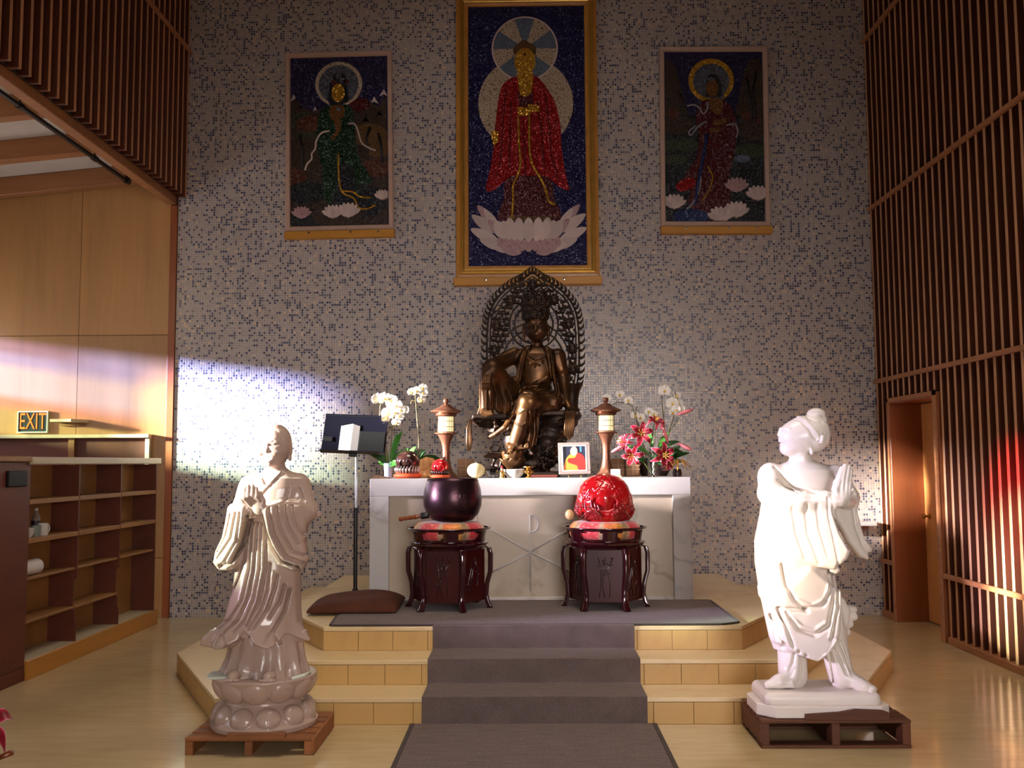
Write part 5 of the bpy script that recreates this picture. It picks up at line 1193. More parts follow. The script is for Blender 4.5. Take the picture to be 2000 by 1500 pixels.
P = Pic(PL, lambda a: (a - 664) * .00522, lambda b: (275 - b) * .00531, -.030, .497, .878)
P.poly('night_sky', A_INDIGO, [(-.50, -.885), (.50, -.885), (.50, .885), (-.50, .885)], raw=True)
P.poly('hills', A_EARTH, [(569, 200), (580, 188), (592, 207), (610, 215), (640, 212), (700, 215), (725, 200), (740, 210), (757, 190), (757, 440), (569, 440)])
for c in ((575, 190, 9), (617, 212, 6), (733, 198, 8), (752, 184, 9), (743, 224, 7), (716, 236, 8), (588, 205, 5)): P.poly('snow_cap', A_WHITE, [(c[0] - c[2], c[1] + 6), (c[0], c[1] - c[2]), (c[0] + c[2], c[1] + 6), (c[0], c[1] + 2)], step=False)
for (cx, cy, rx, ry, m) in ((590, 225, 24, 7, A_TEAL), (578, 240, 16, 6, A_TEAL), (598, 262, 22, 6, A_TEAL), (575, 345, 26, 18, A_RUST), (735, 330, 32, 18, A_RUST), (610, 240, 30, 16, A_RUST), (722, 265, 36, 22, A_BROWN), (740, 290, 24, 20, A_BROWN), (600, 375, 40, 22, A_DARK), (700, 395, 55, 35, A_DARK), (600, 425, 42, 18, A_DARK), (660, 420, 50, 24, A_EARTH), (705, 205, 20, 13, A_MAROON)): P.disc('bush', m, cx, cy, rx, ry, 20)
for pts in ([(593, 320), (592, 285), (588, 262)], [(720, 300), (718, 270), (725, 250)], [(748, 320), (745, 280), (740, 262)]): P.line('tree_trunk', A_DARK, pts, .014)
P.disc('halo_ring', A_CREAM, 664, 164, 46, 44); P.disc('halo_field', A_ICE, 664, 165, 39, 38)
P.poly('robe', A_GREEN, smooth_pts([(648, 205), (628, 215), (620, 260), (624, 300), (632, 340), (630, 375), (645, 400), (680, 412), (705, 395), (700, 365), (730, 358), (715, 335), (700, 300), (695, 250), (690, 220), (678, 205)], 3))
P.poly('sleeve', A_GREEN, smooth_pts([(672, 300), (700, 310), (728, 355), (712, 362), (690, 345)], 3)); P.poly('dark_skirt', A_DARK, smooth_pts([(662, 320), (690, 330), (698, 380), (700, 405), (650, 405), (660, 360)], 3))
P.poly('chest', A_SKIN, smooth_pts([(648, 208), (673, 208), (674, 228), (662, 234), (648, 232)], 3)); P.poly('arm', A_SKIN, smooth_pts([(655, 235), (668, 238), (666, 258), (652, 275), (650, 268), (658, 255)], 3))
P.poly('hair', A_DARK, smooth_pts([(646, 172), (650, 150), (664, 142), (678, 150), (680, 172), (682, 200), (646, 205)], 3)); P.disc('face', A_GOLD, 663, 182, 13, 18, 24)
for (cx, cy) in ((648, 155), (664, 148), (679, 160), (655, 162), (672, 158)): P.disc('crown_flower', A_RUST if cx % 2 else A_ICE, cx, cy, 6, 6, 12, step=False)
P.disc('chest_jewel', A_ICE, 664, 214, 4, 4, 10)
for pts in ([(646, 256), (630, 260), (620, 275), (618, 290), (611, 300), (611, 310), (602, 320), (598, 332)], [(682, 243), (695, 244), (702, 260), (708, 280), (720, 290), (736, 297)]): P.line('white_scarf', A_WHITE, smooth_pts(pts, 4, False), .010)
for pts in ([(663, 300), (663, 330), (665, 360), (672, 378), (692, 388), (700, 405), (715, 410), (735, 402)], [(668, 374), (690, 376), (705, 386), (725, 388)]): P.line('gold_sash', A_GOLD, smooth_pts(pts, 4, False), .011)
for c in ((591, 414, 1.0, A_PINK), (652, 414, 1.1, A_WHITE), (682, 412, 1.2, A_WHITE), (748, 384, .8, A_WHITE)): small_lotus(P, *c)
PRr = side_picture('pale-framed bead mosaic of a dark red-robed figure with white veil, right of the central picture', (1.905, YB - .002, 4.770), .010, .545, .925)
P = Pic(PRr, lambda a: (a - 1397) * .00522, lambda b: (266 - b) * .00531, -.030, .497, .878)
P.poly('night_sky', A_INDIGO, [(-.50, -.885), (.50, -.885), (.50, .885), (-.50, .885)], raw=True)
for pts in ([(1296, 230), (1298, 140), (1308, 115), (1322, 130), (1334, 175), (1345, 235)], [(1440, 240), (1450, 170), (1462, 125), (1475, 115), (1490, 130), (1491, 240)]): P.poly('mountain', A_EARTH, smooth_pts(pts, 3))
P.poly('lake', A_DARK, [(1296, 225), (1492, 225), (1492, 438), (1296, 438)])
for (cx, cy, rx, ry, m) in ((1325, 245, 32, 18, A_EARTH), (1470, 255, 26, 20, A_EARTH), (1312, 285, 18, 12, A_TEAL), (1346, 284, 20, 14, A_TEAL), (1465, 295, 30, 14, A_TEAL), (1320, 312, 24, 10, A_TEAL), (1450, 310, 16, 7, A_SLATE), (1318, 222, 12, 10, A_RUST), (1460, 228, 12, 10, A_RUST), (1482, 235, 8, 10, A_RUST)): P.disc('bush', m, cx, cy, rx, ry, 20)
for pts in ([(1470, 240), (1468, 190), (1460, 150)], [(1478, 240), (1472, 180), (1480, 140)], [(1332, 215), (1336, 195), (1330, 180)]): P.line('tree_trunk', A_DARK, pts, .009)
P.disc('halo_ring', A_GOLD, 1392, 158, 44, 43); P.disc('halo_field', A_ICE, 1392, 159, 35, 34)
P.poly('veil', A_ICE, smooth_pts([(1380, 170), (1380, 145), (1393, 134), (1410, 140), (1416, 165), (1415, 195), (1405, 195), (1400, 150)], 3))
P.poly('robe', A_MAROON, smooth_pts([(1380, 196), (1365, 215), (1362, 240), (1368, 270), (1360, 310), (1338, 345), (1322, 362), (1328, 372), (1350, 368), (1345, 395), (1360, 412), (1400, 414), (1425, 400), (1424, 350), (1430, 320), (1438, 285), (1440, 245), (1432, 215), (1415, 196)], 3))
P.poly('robe_lining', A_RED, smooth_pts([(1322, 362), (1340, 350), (1358, 350), (1355, 366), (1330, 374)], 3))
P.poly('chest', A_SKIN, smooth_pts([(1388, 195), (1412, 195), (1413, 215), (1405, 226), (1392, 215)], 3)); P.poly('hand', A_SKIN, smooth_pts([(1396, 238), (1418, 233), (1419, 242), (1398, 246)], 3)); P.poly('hand', A_SKIN, smooth_pts([(1390, 252), (1408, 250), (1409, 258), (1392, 260)], 3))
P.poly('hair', A_DARK, smooth_pts([(1382, 178), (1384, 152), (1396, 146), (1408, 156), (1412, 185), (1405, 192), (1384, 190)], 3)); P.disc('face', A_SKIN, 1394, 174, 12, 17, 24); P.disc('crown', A_ICE, 1391, 156, 8, 4, 12)
for pts in ([(1345, 208), (1358, 206), (1368, 212), (1376, 224), (1384, 212), (1384, 200)], [(1382, 238), (1366, 248), (1352, 265), (1348, 258), (1362, 246)], [(1420, 246), (1436, 244), (1442, 258), (1438, 270)]): P.line('white_scarf', A_LILAC, smooth_pts(pts, 4, False), .010)
P.line('blue_sash', A_BLUE, smooth_pts([(1382, 262), (1376, 300), (1366, 350), (1358, 400)], 4, False), .018); P.line('white_sash', A_LILAC, smooth_pts([(1369, 345), (1366, 370), (1355, 395), (1342, 408)], 4, False), .012); P.line('gold_sash', A_GOLD, smooth_pts([(1382, 325), (1392, 345), (1386, 370), (1372, 392)], 4, False), .008)
P.disc('wave', A_BLUE, 1350, 422, 34, 14, 24)
for c in ((1318, 394, 1.2, A_WHITE), (1438, 362, 1.2, A_PINK), (1478, 378, 1.2, A_WHITE), (1436, 410, 1.3, A_WHITE), (1406, 420, 1.3, A_WHITE)): small_lotus(P, *c)

# ================================================================== LEFT AISLE: SHELVES, SIGN, LEDGE, PIPE
shelf = empty('book_shelf', (XL, 7.75, 0), label='long low brown wooden shelf unit with three open bays along the aisle', cat='shelf')
D_ = .23; Yb = (6.87, 7.645, 8.435, 9.23); o_ = -7.75
box_part('back_panel', M_SHELFWOOD, shelf, -D_, -D_ + .012, 5.6 + o_, Yb[3] + o_, .03, 1.50)
cap_ = box_part('top_board', M_CREAMBOARD, shelf, -D_ - .02, .03, Yb[0] - .02 + o_, Yb[3] + .04 + o_, 1.505, 1.56, .006); box_part('top_board', M_SHELFWOOD, shelf, -D_ - .02, .02, 5.6 + o_, Yb[0] - .022 + o_, 1.525, 1.565, .006)
box_part('plinth_board', wood('honey_plinth', (186, 126, 46), (12, 1.2, 12), .4, .15, 0), shelf, .0, .022, Yb[0] + .01 + o_, Yb[3] + .06 + o_, 0, .135, .004)
box_part('bottom_shelf', M_CREAMBOARD, shelf, -D_ + .012, .0, Yb[0] + .01 + o_, Yb[3] + o_, .105, .135, .002)
cl = box_part('closed_front', M_DARKWOOD, shelf, -.012, .004, 5.6 + o_, Yb[0] - .005 + o_, .10, 1.52, .002); box_part('kick_panel', M_DARKWOOD, shelf, -.016, .002, 5.6 + o_, Yb[0] - .005 + o_, .0, .096, .002)
for i, yb in enumerate(Yb):
    prof = [(0, 0), (-D_ + .012, 0), (-D_ + .012, 1.50), (0, 1.50)] if i in (0, 3) else [(.0, .135), (-D_ + .012, .135), (-D_ + .012, 1.50), (-.002, 1.50), (-.002, .62), (-.03, .60), (-.03, .40), (-.012, .36), (-.012, .30), (.0, .26)]
    MB().prism([(x, z) for x, z in prof][::-1], yb - .008 + o_, yb + .008 + o_, 'Y').build('divider', M_DARKWOOD, shelf)
for b in range(3):
    for z, th, m in ((1.257, .034, M_SHELFWOOD), (.982, .034, M_SHELFWOOD), (.705, .018, M_SHELFWOOD), (.405, .018, M_SHELFWOOD)):
        if b == 2 and z < .5: continue
        box_part('shelf_board', m, shelf, -D_ + .012, .002 if th > .02 else -.012, Yb[b] + .009 + o_, Yb[b + 1] - .009 + o_, z - th, z, .002)
MB().box(-.002, .022, 6.545 + o_, 6.80 + o_, 1.352, 1.462).build('wall_device', plain('black_plastic', (5, 5, 6), .5, spec=.2), shelf, bevel=.008, seg=2, label='small black plastic box screwed to the shelf end')
def crockery(name, label, cat, loc, prof, mat, handle=None, lab=None):
    r = empty(name, loc, label=label, cat=cat); MB().lathe(prof, 28).build('body', mat, r, smooth=.9)
    if handle: MB().tube(handle, .005, 8).build('handle', mat, r, smooth=3.2)
    return r
M_CHINA = plain('white_china', (206, 202, 196), .2, coat=.4); M_CELADON = plain('grey_green_glaze', (120, 134, 124), .25, coat=.4); M_PET = NT('clear_plastic'); M_PET.p(Base_Color=(.85, .95, .92, 1), Roughness=.08, IOR=1.4); M_PET.set(M_PET.b.inputs['Transmission Weight'], .9); M_PET = M_PET.m
bp = [(.0, 0), (.024, 0), (.026, .006), (.040, .024), (.047, .040), (.044, .040), (.036, .024), (.02, .010), (.0, .009)]
for i in range(3): crockery('bowl', ('lowest', 'middle', 'topmost')[i] + ' of three nested white bowls on the aisle shelf', 'bowl', (XL - .06, 6.985, .9825 + i * .0145), bp, M_CHINA)
crockery('tea_cup', 'grey-green cup between the white bowls and the mug on the shelf', 'cup', (XL - .06, 7.09, .9825), [(.0, 0), (.03, 0), (.032, .01), (.034, .05), (.036, .078), (.033, .078), (.030, .05), (.0, .01)], M_CELADON)
crockery('mug', 'white mug with handle on the aisle shelf', 'mug', (XL - .06, 7.195, .9825), [(.0, 0), (.036, 0), (.039, .005), (.039, .09), (.036, .09), (.035, .01), (.0, .008)], M_CHINA, [(.01, .036, .075), (.015, .062, .072), (.018, .070, .045), (.014, .058, .020), (.01, .037, .018)])
bt = empty('water_bottle', (XL - .14, 7.25, .9825), label='clear plastic water bottle behind the white mug', cat='bottle')
MB().lathe([(.0, 0), (.030, 0), (.033, .01), (.033, .12), (.029, .135), (.013, .165), (.013, .185), (.0, .185)], 20).build('body', M_PET, bt, smooth=.9); MB().lathe([(.0, .180), (.015, .180), (.015, .198), (.0, .198)], 16).build('cap', M_CHINA, bt); MB().lathe([(.0338, .05), (.0338, .105)], 20, caps=False).build('wrapper', plain('dark_wrapper', (60, 32, 40), .4), bt, smooth=3)
pt = empty('paper_towel_roll', (XL - .09, 7.05, .706), label='white paper towel roll lying on the lower aisle shelf', cat='paper roll')
RT = Matrix.Translation((0, -.14, .056)) @ Matrix.Rotation(-PI / 2, 4, 'X')
MB().lathe([(.02, .0), (.056, .0), (.056, .27), (.02, .27), (.02, .0)], 28, M=RT, caps=False).build('paper', plain('paper_white', (214, 206, 200), .85, bump=.2, bscale=60), pt, smooth=.8); MB().lathe([(.0205, .001), (.0205, .269)], 20, M=RT, caps=False).build('core', plain('card_core', (40, 30, 24), .8), pt)
# counter niche on the end wall behind the shelf
nic = box_part('trim_3', M_DARKWOOD, None, -5.9, -3.79, YB - .016, YB - .005, 1.05, 1.765, kind='structure')
MB().box(-5.9, -3.745, YB - .09, YB - .005, 1.765, 1.80).build('counter_rail', M_CREAMBOARD, nic, bevel=.004); MB().box(-3.79, -3.745, YB - .06, YB - .005, 1.05, 1.765).build('counter_post', M_CREAMBOARD, nic, bevel=.004); MB().box(-4.56, -4.50, YB - .05, YB - .016, 1.05, 1.765).build('mullion', M_SHELFWOOD, nic, bevel=.003)
# exit sign
ex = empty('exit_sign', (-4.935, YB - .005, 1.93), label='black exit sign with orange letters on the panelled aisle wall', cat='sign')
box_part('plate', plain('sign_black', (20, 26, 22), .4), ex, -.145, .145, -.022, -.001, -.10, .10, .002)
frame_ring('sign_frame', plain('sign_rim', (206, 216, 196), .4), ex, .153, .108, [(.0, -.001), (.0, -.03), (.011, -.03), (.013, -.02)])
tm = text_mesh('EXIT', .155, .002); lt = link('lettering', tm, plain('sign_orange', (240, 120, 30), .4, Emission_Color=lin((240, 110, 20)), Emission_Strength=.25), ex, (0, -.0235, 0), (PI / 2, 0, 0)); lt.scale = (.86, 1.5, 1)
# little white ledge
ld = empty('wall_ledge', (-4.535, YB - .006, 1.92), label='small white wooden ledge on the panelled wall beside the exit sign', cat='shelf')
MB().prism([(-.16, 0), (-.14, -.20), (.07, -.20), (.16, 0)][::-1], 0, .03).build('board', M_CREAMBOARD, ld, bevel=.003); MB().box(-.12, .12, -.03, -.001, -.03, -.001).build('bracket', M_SHELFWOOD, ld)
# sprinkler pipe
pi_ = empty('sprinkler_pipe', (-3.90, 6.5, 4.265), label='black steel pipe running under the aisle beams', cat='pipe')
MB().tube([(0, -4.5, 0), (0, 2.80, 0)], .021, 12).build('pipe', M_BLACK, pi_, smooth=.8); MB().lathe([(0, 0), (.030, 0), (.032, .01), (.030, .075), (0, .075)], 14, M=Matrix.Translation((0, 2.72, 0)) @ Matrix.Rotation(-PI / 2, 4, 'X')).build('end_cap', M_BLACK, pi_, smooth=.8)
MB().tube([(0, 2.77, 0), (.0, 2.77, .09)], .026, 12).build('elbow', M_BLACK, pi_, smooth=.8)
for y_ in (-.9, .75, 2.05):
    hg = MB().lathe([(.021, -.03), (.029, -.028), (.029, .028), (.021, .03)], 14, M=Matrix.Translation((0, y_, 0)) @ Matrix.Rotation(PI / 2, 4, 'X'), caps=False).build('coupling', M_BLACK, pi_, smooth=.8); MB().tube([(0, y_, .02), (0, y_, .14)], .006, 6).build('hanger_rod', M_BLACK, hg)
# small wall shelf at the right of the mosaic wall
ws = empty('wall_shelf', (3.17, YB - .001, .875), label='small white wall shelf on wooden bracket behind the white figure', cat='shelf')
box_part('slab', M_ALTAR, ws, -.15, .15, -.26, -.001, 0, .034, .004); MB().prism([(-.001, -.10), (-.001, -.001), (-.20, -.001), (-.20, -.03)], -.09, .09, 'X').build('bracket', M_JAMB, ws)

# ================================================================== MUSIC STAND, FLOOR CUSHION
ms = empty('music_stand', (-1.375, 7.79, .4475), label='black music stand with tilted desk left of the altar', cat='music stand')
M_DESK = plain('glossy_black_desk', (14, 14, 22), .2, spec=.3)
MB().lathe([(.0, 0), (.145, 0), (.150, .006), (.10, .016), (.03, .03), (.022, .06), (.018, .065), (.0, .065)], 32).build('base', M_BLACK, ms, smooth=.7)
MB().tube([(0, 0, .05), (0, 0, .68)], .0155, 14).build('lower_tube', M_BLACK, ms, smooth=.8); MB().tube([(0, 0, .66), (0, 0, 1.17)], .0095, 12).build('upper_tube', M_STEEL, ms, smooth=.8); MB().lathe([(.0, .67), (.018, .67), (.018, .70), (.0, .70)], 14).build('clamp', M_BLACK, ms)
DM = Matrix.Translation((-.004, -.03, 1.285)) @ Matrix.Rotation(.045, 4, 'Y') @ Matrix.Rotation(-.38, 4, 'X')
desk = MB().box(-.255, .255, -.004, .004, -.17, .17, DM).build('desk', M_DESK, ms, bevel=.003)
MB().box(-.255, .255, -.062, -.003, -.172, -.166, DM).build('desk_lip', M_DESK, desk); MB().box(-.255, .255, -.010, -.003, .148, .152, DM).build('desk_ridge', M_BLACK, desk); MB().box(-.03, .03, -.005, .03, -.185, -.165, DM).build('bracket', M_BLACK, ms)
DW = Matrix.Translation((-1.375, 7.79, .4475)) @ DM
glare = MB().add([(-.115, -.012, -.165), (-.02, -.030, -.165), (.035, -.012, -.165), (.035, -.012, .065), (-.02, -.030, .075), (-.115, -.012, .060), (-.115, -.006, -.165), (.035, -.006, -.165), (.035, -.006, .065), (-.115, -.006, .060)],
              [(0, 1, 4, 5), (1, 2, 3, 4), (6, 9, 8, 7), (0, 5, 9, 6), (2, 7, 8, 3), (5, 4, 3, 8, 9), (0, 6, 7, 2, 1)], DW)
M_PAPER_GLARE = plain('paper_and_glare', (236, 236, 240), .6)  # white for paper and for the bright reflection on the desk
glare.build('bright_reflection', M_PAPER_GLARE, None, label='bright reflection on the music stand desk, built as a white folded shape', cat='bright_reflection')  # bright reflection in the glossy desk, modelled as a solid
MB().box(.040, .245, -.020, -.006, -.165, .020, DW).build('dark_reflection', plain('matt_dark_reflection', (4, 4, 5), .6, spec=.15), None, bevel=.002, label='dark reflection on the music stand desk, built as a black slab', cat='dark_reflection')  # dark patch of the desk reflection, modelled as a slab
MB().box(-.250, -.175, -.014, -.006, -.075, -.035, DW).build('reflection_bar', M_BLACK, desk, loc=(0, 0, 0)).matrix_parent_inverse = Matrix.Translation((1.375, -7.79, -.4475))  # small dark bar of the desk reflection, modelled as a block
S = Sculpt((-.36, -.42, -.01), (.36, .42, .13), .009)
def cush(X, Y, Z):
    u = np.clip(np.abs(X) / .318, 0, 1); v = np.clip(np.abs(Y) / .365, 0, 1)
    e = np.sqrt(np.clip(1 - u ** 3.2, 0, 1)) * np.sqrt(np.clip(1 - v ** 3.2, 0, 1)); hgt = .012 + .082 * e + .006 * np.sin(9 * X + 4 * Y) * e + .005 * np.sin(15 * Y - 7 * X) * e
    q = np.maximum(np.abs(X) - .318, np.abs(Y) - .365)
    return np.maximum(np.maximum((Z - hgt) * .8, -Z), q)
S.put((-.33, -.38, 0), (.33, .38, .11), cush, .003); S.blur(2)
link('floor_cushion', S.mesh('floor_cushion'), plain('brown_velvet', (78, 42, 28), .85, 0, .15, 10, .2, 50, spec=.2), None, (-1.245, 7.185, .4595), (0, 0, .03), label='flat brown floor cushion lying at the foot of the music stand', cat='cushion')

# ================================================================== THINGS ON THE ALTAR
AT = AZ1 + .0005
M_COPPER = plain('brown_copper', (128, 84, 66), .34, .7, .15, 10)
def shade_material():
    t = NT('lit_paper_shade'); t.p(Base_Color=lin((250, 236, 200)), Roughness=.6); t.set(t.b.inputs['Emission Color'], lin((255, 226, 160))); t.set(t.b.inputs['Emission Strength'], 1.1); return t.m
M_SHADE = shade_material(); M_DARKBAR = plain('dark_bronze_bar', (70, 46, 26), .4, .5)
def lantern(label, x, y):
    r = empty('altar_lantern', (x, y, AT), label=label, cat='lamp', group='pair of copper lanterns on the altar')
    MB().lathe([(.0, 0), (.100, 0), (.102, .006), (.085, .020), (.058, .045), (.042, .085), (.032, .14), (.029, .20), (.031, .25), (.042, .295), (.062, .335), (.068, .345), (.092, .352), (.094, .358), (.070, .366), (.0, .366)], 40).build('stem', M_COPPER, r, smooth=.7)
    MB().lathe([(.0, .366), (.062, .366), (.062, .494), (.0, .494)], 36).build('shade', M_SHADE, r, smooth=.7)
    lat = MB()
    for i in range(24):
        a = 2 * PI * i / 24; lat.tube([(.0655 * math.cos(a), .0655 * math.sin(a), .366), (.0655 * math.cos(a), .0655 * math.sin(a), .494)], .0018, 4)
    for z in (.368, .408, .452, .492): lat.tube([(.0662 * math.cos(2 * PI * i / 36), .0662 * math.sin(2 * PI * i / 36), z) for i in range(36)], .0020, 4, closed=True)
    lat.build('lattice', M_DARKBAR, r)
    rf = MB().lathe([(.0, .494), (.078, .494), (.088, .502), (.082, .512), (.126, .530), (.128, .536), (.085, .556), (.052, .572), (.034, .588), (.0, .590)], 40).build('roof', M_COPPER, r, smooth=.6)
    MB().lathe([(.0, .585), (.017, .586), (.014, .596), (.022, .608), (.024, .622), (.016, .636), (.0, .640)], 20).build('finial', M_COPPER, rf, smooth=.8)
    return r
lantern('copper lantern with lit lattice shade on the left of the altar', -.660, 7.86); lantern('copper lantern with lit lattice shade on the right of the altar', .632, 7.86)
# framed photograph on a little easel
ph = empty('photo_frame', (.360, 7.57, AT), label='silver-framed photo of a monk in orange and red robes standing on the altar', cat='photo frame')
PM = Matrix.Translation((0, 0, .148)) @ Matrix.Rotation(-.16, 4, 'X') @ Matrix.Rotation(-.02, 4, 'Y')
def flat(name, mat, pts, y, par=ph, m=PM): return MB().prism(pts, y, y + .002, 'Y', m).build(name, mat, par)
MB().box(-.118, .118, .002, .010, -.118, .118, PM).build('backing', M_BLACK, ph)
fr4 = MB()
for b in ((-.122, .122, .098, .124), (-.122, .122, -.124, -.098), (-.122, -.092, -.098, .098), (.092, .122, -.098, .098)): fr4.box(b[0], b[1], -.006, .004, b[2], b[3], PM)
fr4.build('frame', plain('silver_frame', (150, 134, 128), .35, .3), ph, bevel=.002)
fr5 = MB()
for b in ((-.096, .096, .094, .100), (-.096, .096, -.100, -.094), (-.096, -.088, -.094, .094), (.088, .096, -.094, .094)): fr5.box(b[0], b[1], -.008, .002, b[2], b[3], PM)
fr5.build('white_mat', M_PAPER_GLARE, ph)
flat('photo_ground', plain('photo_dark', (28, 32, 52), .35), [(-.09, -.095), (.09, -.095), (.09, .095), (-.09, .095)], .0)
flat('photo_robe', plain('photo_orange', (238, 130, 50), .35), smooth_pts([(-.086, -.092), (.078, -.092), (.082, -.02), (.066, .022), (.02, .045), (-.02, .040), (-.062, .0), (-.08, -.05)], 3), -.0012)
flat('photo_sash', plain('photo_red', (214, 36, 30), .35), smooth_pts([(.030, -.092), (.080, -.092), (.082, -.02), (.066, .022), (.03, .040), (.005, .005), (-.045, .0), (-.05, -.030), (-.015, -.045), (.02, -.06)], 3), -.0024)
flat('photo_head', plain('photo_skin', (226, 176, 150), .35), smooth_pts([(-.022, .03), (-.03, .06), (-.012, .088), (.012, .088), (.026, .062), (.018, .03), (-.002, .020)], 3), -.0036)
flat('photo_light', plain('photo_cyan', (70, 130, 170), .35), [(.045, .05), (.058, .05), (.058, .09), (.045, .09)], -.0010)
MB().box(-.07, .10, .005, .08, 0, .012).build('easel_base', M_BLACK, ph, bevel=.003)
for x in (-.045, .05): MB().tube([(x, -.028, .002), (x, -.020, .016), (x, .02, .018), (x, .045, .20)], .004, 6).build('easel_leg', M_BRASS, ph, smooth=3.2)
# wrapped bundles
M_KRAFT = plain('brown_wrapping', (150, 110, 78), .7, 0, .12, 14, .3, 30); M_STRING = plain('pale_string', (206, 176, 140), .7)
def bundle(label, x, y, w, h, d, rz):
    r = empty('wrapped_bundle', (x, y, AT), rz, label=label, cat='parcel', group='brown wrapped parcels on the altar')
    MB().box(-w / 2, w / 2, -d / 2, d / 2, 0, h).build('parcel', M_KRAFT, r, bevel=.010, seg=2)
    for k in (.40, .62): MB().box(-w / 2 - .001, w / 2 + .001, -d / 2 - .001, d / 2 + .001, h * k, h * k + .003).build('string', M_STRING, r)
    MB().box(-.002, .002, -d / 2 - .001, d / 2 + .001, .001, h + .0015).build('string', M_STRING, r)
bundle('brown wrapped parcel right of the left lantern', -.513, 8.06, .135, .150, .10, .05); bundle('brown wrapped parcel half hidden behind the left lantern', -.745, 8.10, .13, .140, .10, -.05)
bundle('brown wrapped parcel close behind the right lantern', .742, 8.10, .10, .145, .10, .04); bundle('brown wrapped parcel between the right lantern and the dark pots', .857, 8.05, .115, .140, .10, .03)
# fruit, bowls, cups
pm = empty('pomelo', (-.405, 7.62, AT), label='pale yellow round fruit in front of the parcel', cat='fruit')
me = MB().ball((0, 0, .058), (.068, .066, .058), 28, 16).mesh('pomelo', smooth=3.2); co = np.empty(len(me.vertices) * 3, np.float32); me.vertices.foreach_get('co', co); co = co.reshape(-1, 3); th = np.arctan2(co[:, 1], co[:, 0]); co[:, :2] *= (1 + .03 * np.cos(8 * th))[:, None]; me.vertices.foreach_set('co', co.ravel())
link('flesh', me, plain('pale_yellow_rind', (232, 214, 160), .5, 0, .06, 20), pm); MB().tube([(0, 0, .108), (.002, 0, .122)], .005, 6).build('stem', M_KRAFT, pm)
M_GLASSM = NT('clear_glass'); M_GLASSM.p(Base_Color=(.96, .98, 1, 1), Roughness=.03, IOR=1.45); M_GLASSM.set(M_GLASSM.b.inputs['Transmission Weight'], 1.0); M_GLASSM = M_GLASSM.m
gb = empty('glass_bowl', (-.270, 7.60, AT), label='clear glass bowl of water between the fruit and a tiny figurine', cat='bowl'); MB().lathe([(.0, 0), (.035, 0), (.038, .004), (.056, .035), (.062, .058), (.058, .058), (.052, .036), (.034, .010), (.0, .008)], 32).build('bowl', M_GLASSM, gb, smooth=.9)
fg = empty('tiny_figurine', (-.200, 7.545, AT), label='tiny gold and red figurine on the altar edge', cat='figurine'); MB().lathe([(.0, 0), (.022, 0), (.022, .008), (.018, .02), (.020, .035), (.014, .05), (.008, .056), (.0, .057)], 16).build('body', M_BRASS, fg, smooth=.9); MB().ball((0, 0, .066), .012, 12, 8).build('head', plain('figurine_face', (206, 150, 120), .4), fg, smooth=3.2); MB().lathe([(.0, .072), (.013, .072), (.010, .082), (.0, .098)], 12).build('hat', plain('figurine_red', (160, 40, 36), .4), fg, smooth=.8)
wb = empty('incense_bowl', (-.108, 7.60, AT), label='white porcelain bowl of pale ash at the middle of the altar', cat='bowl'); MB().lathe([(.0, 0), (.05, 0), (.054, .006), (.076, .030), (.082, .066), (.078, .066), (.070, .050), (.0, .048)], 40).build('bowl', M_CHINA, wb, smooth=.8); MB().lathe([(.0, .056), (.03, .062), (.060, .058), (.076, .055)], 24, caps=False).build('ash', plain('ash', (196, 192, 196), .9, 0, .1, 60, .6, 80), wb, smooth=3)
gc = empty('brass_censer', (.005, 7.56, AT), label='small ornate brass censer beside the white bowl', cat='censer'); MB().lathe([(.0, 0), (.024, 0), (.026, .006), (.012, .016), (.012, .022), (.030, .034), (.034, .048), (.026, .060), (.018, .064), (.020, .072), (.044, .082), (.044, .086), (.0, .086)], 24).build('body', M_BRASS, gc, smooth=.7)
for a in range(8): MB().ball((.033 * math.cos(a * PI / 4), .033 * math.sin(a * PI / 4), .045), .008, 8, 6).build('boss', M_BRASS, gc, smooth=3.2)
ib = empty('incense_box', (.125, 7.575, AT), label='long flat dark red box lying before the bronze figure', cat='box'); box_part('box', plain('dark_red_box', (92, 34, 30), .5), ib, -.10, .10, -.03, .03, 0, .014, .002); box_part('lid', plain('rust_lid', (140, 70, 46), .5), ib, -.102, .102, -.032, .032, .0142, .020, .002)
wc = empty('white_candle_box', (.680, 7.60, AT), label='small white cube beside the foot of the right lantern', cat='candle'); MB().box(-.036, .036, -.03, .03, .012, .062).build('cube', M_PAPER_GLARE, wc, bevel=.004, seg=2); MB().box(-.046, .046, -.04, .04, 0, .0115).build('tray', M_PALEWOOD, wc, bevel=.003)
# small wooden fish drums
def mini_fish(label, x, y, R, m1, m2, mc, sl):
    r = empty('small_fish_drum', (x, y, AT), label=label, cat='drum')
    MB().lathe([(.0, .002), (R * .9, .0), (R * 1.15, R * .12), (R * 1.18, R * .28), (R * .9, R * .42), (.0, R * .40)], 32).build('cushion', mc, r, smooth=3.2)
    S = Sculpt((-R * 1.1, -R * 1.2, R * .25), (R * 1.1, R * 1.1, R * 2.5), R * .045)
    S.ell((0, 0, R * 1.30), (R, R, R * .98), .002); S.ell((-R * .05, -R * .9, R * 1.15), (R * .50, R * .50, R * .42), R * .05, sub=True); S.ell((-R * .05, -R * .52, R * 1.38), (R * .42, R * .45, R * .46), R * .03)
    link('body', S.mesh('body'), m1, r)
    b = MB()
    for i in range(11):
        a = -PI / 2 + (i - 5) * .26; b.tube([(R * .92 * math.cos(a), R * .92 * math.sin(a), R * .42), (R * 1.03 * math.cos(a), R * 1.03 * math.sin(a), R * .70), (R * .98 * math.cos(a + .12), R * .98 * math.sin(a + .12), R * .98)], [R * .09, R * .11, R * .03], 6)
    b.build('carved_border', m2, r, smooth=3.2)
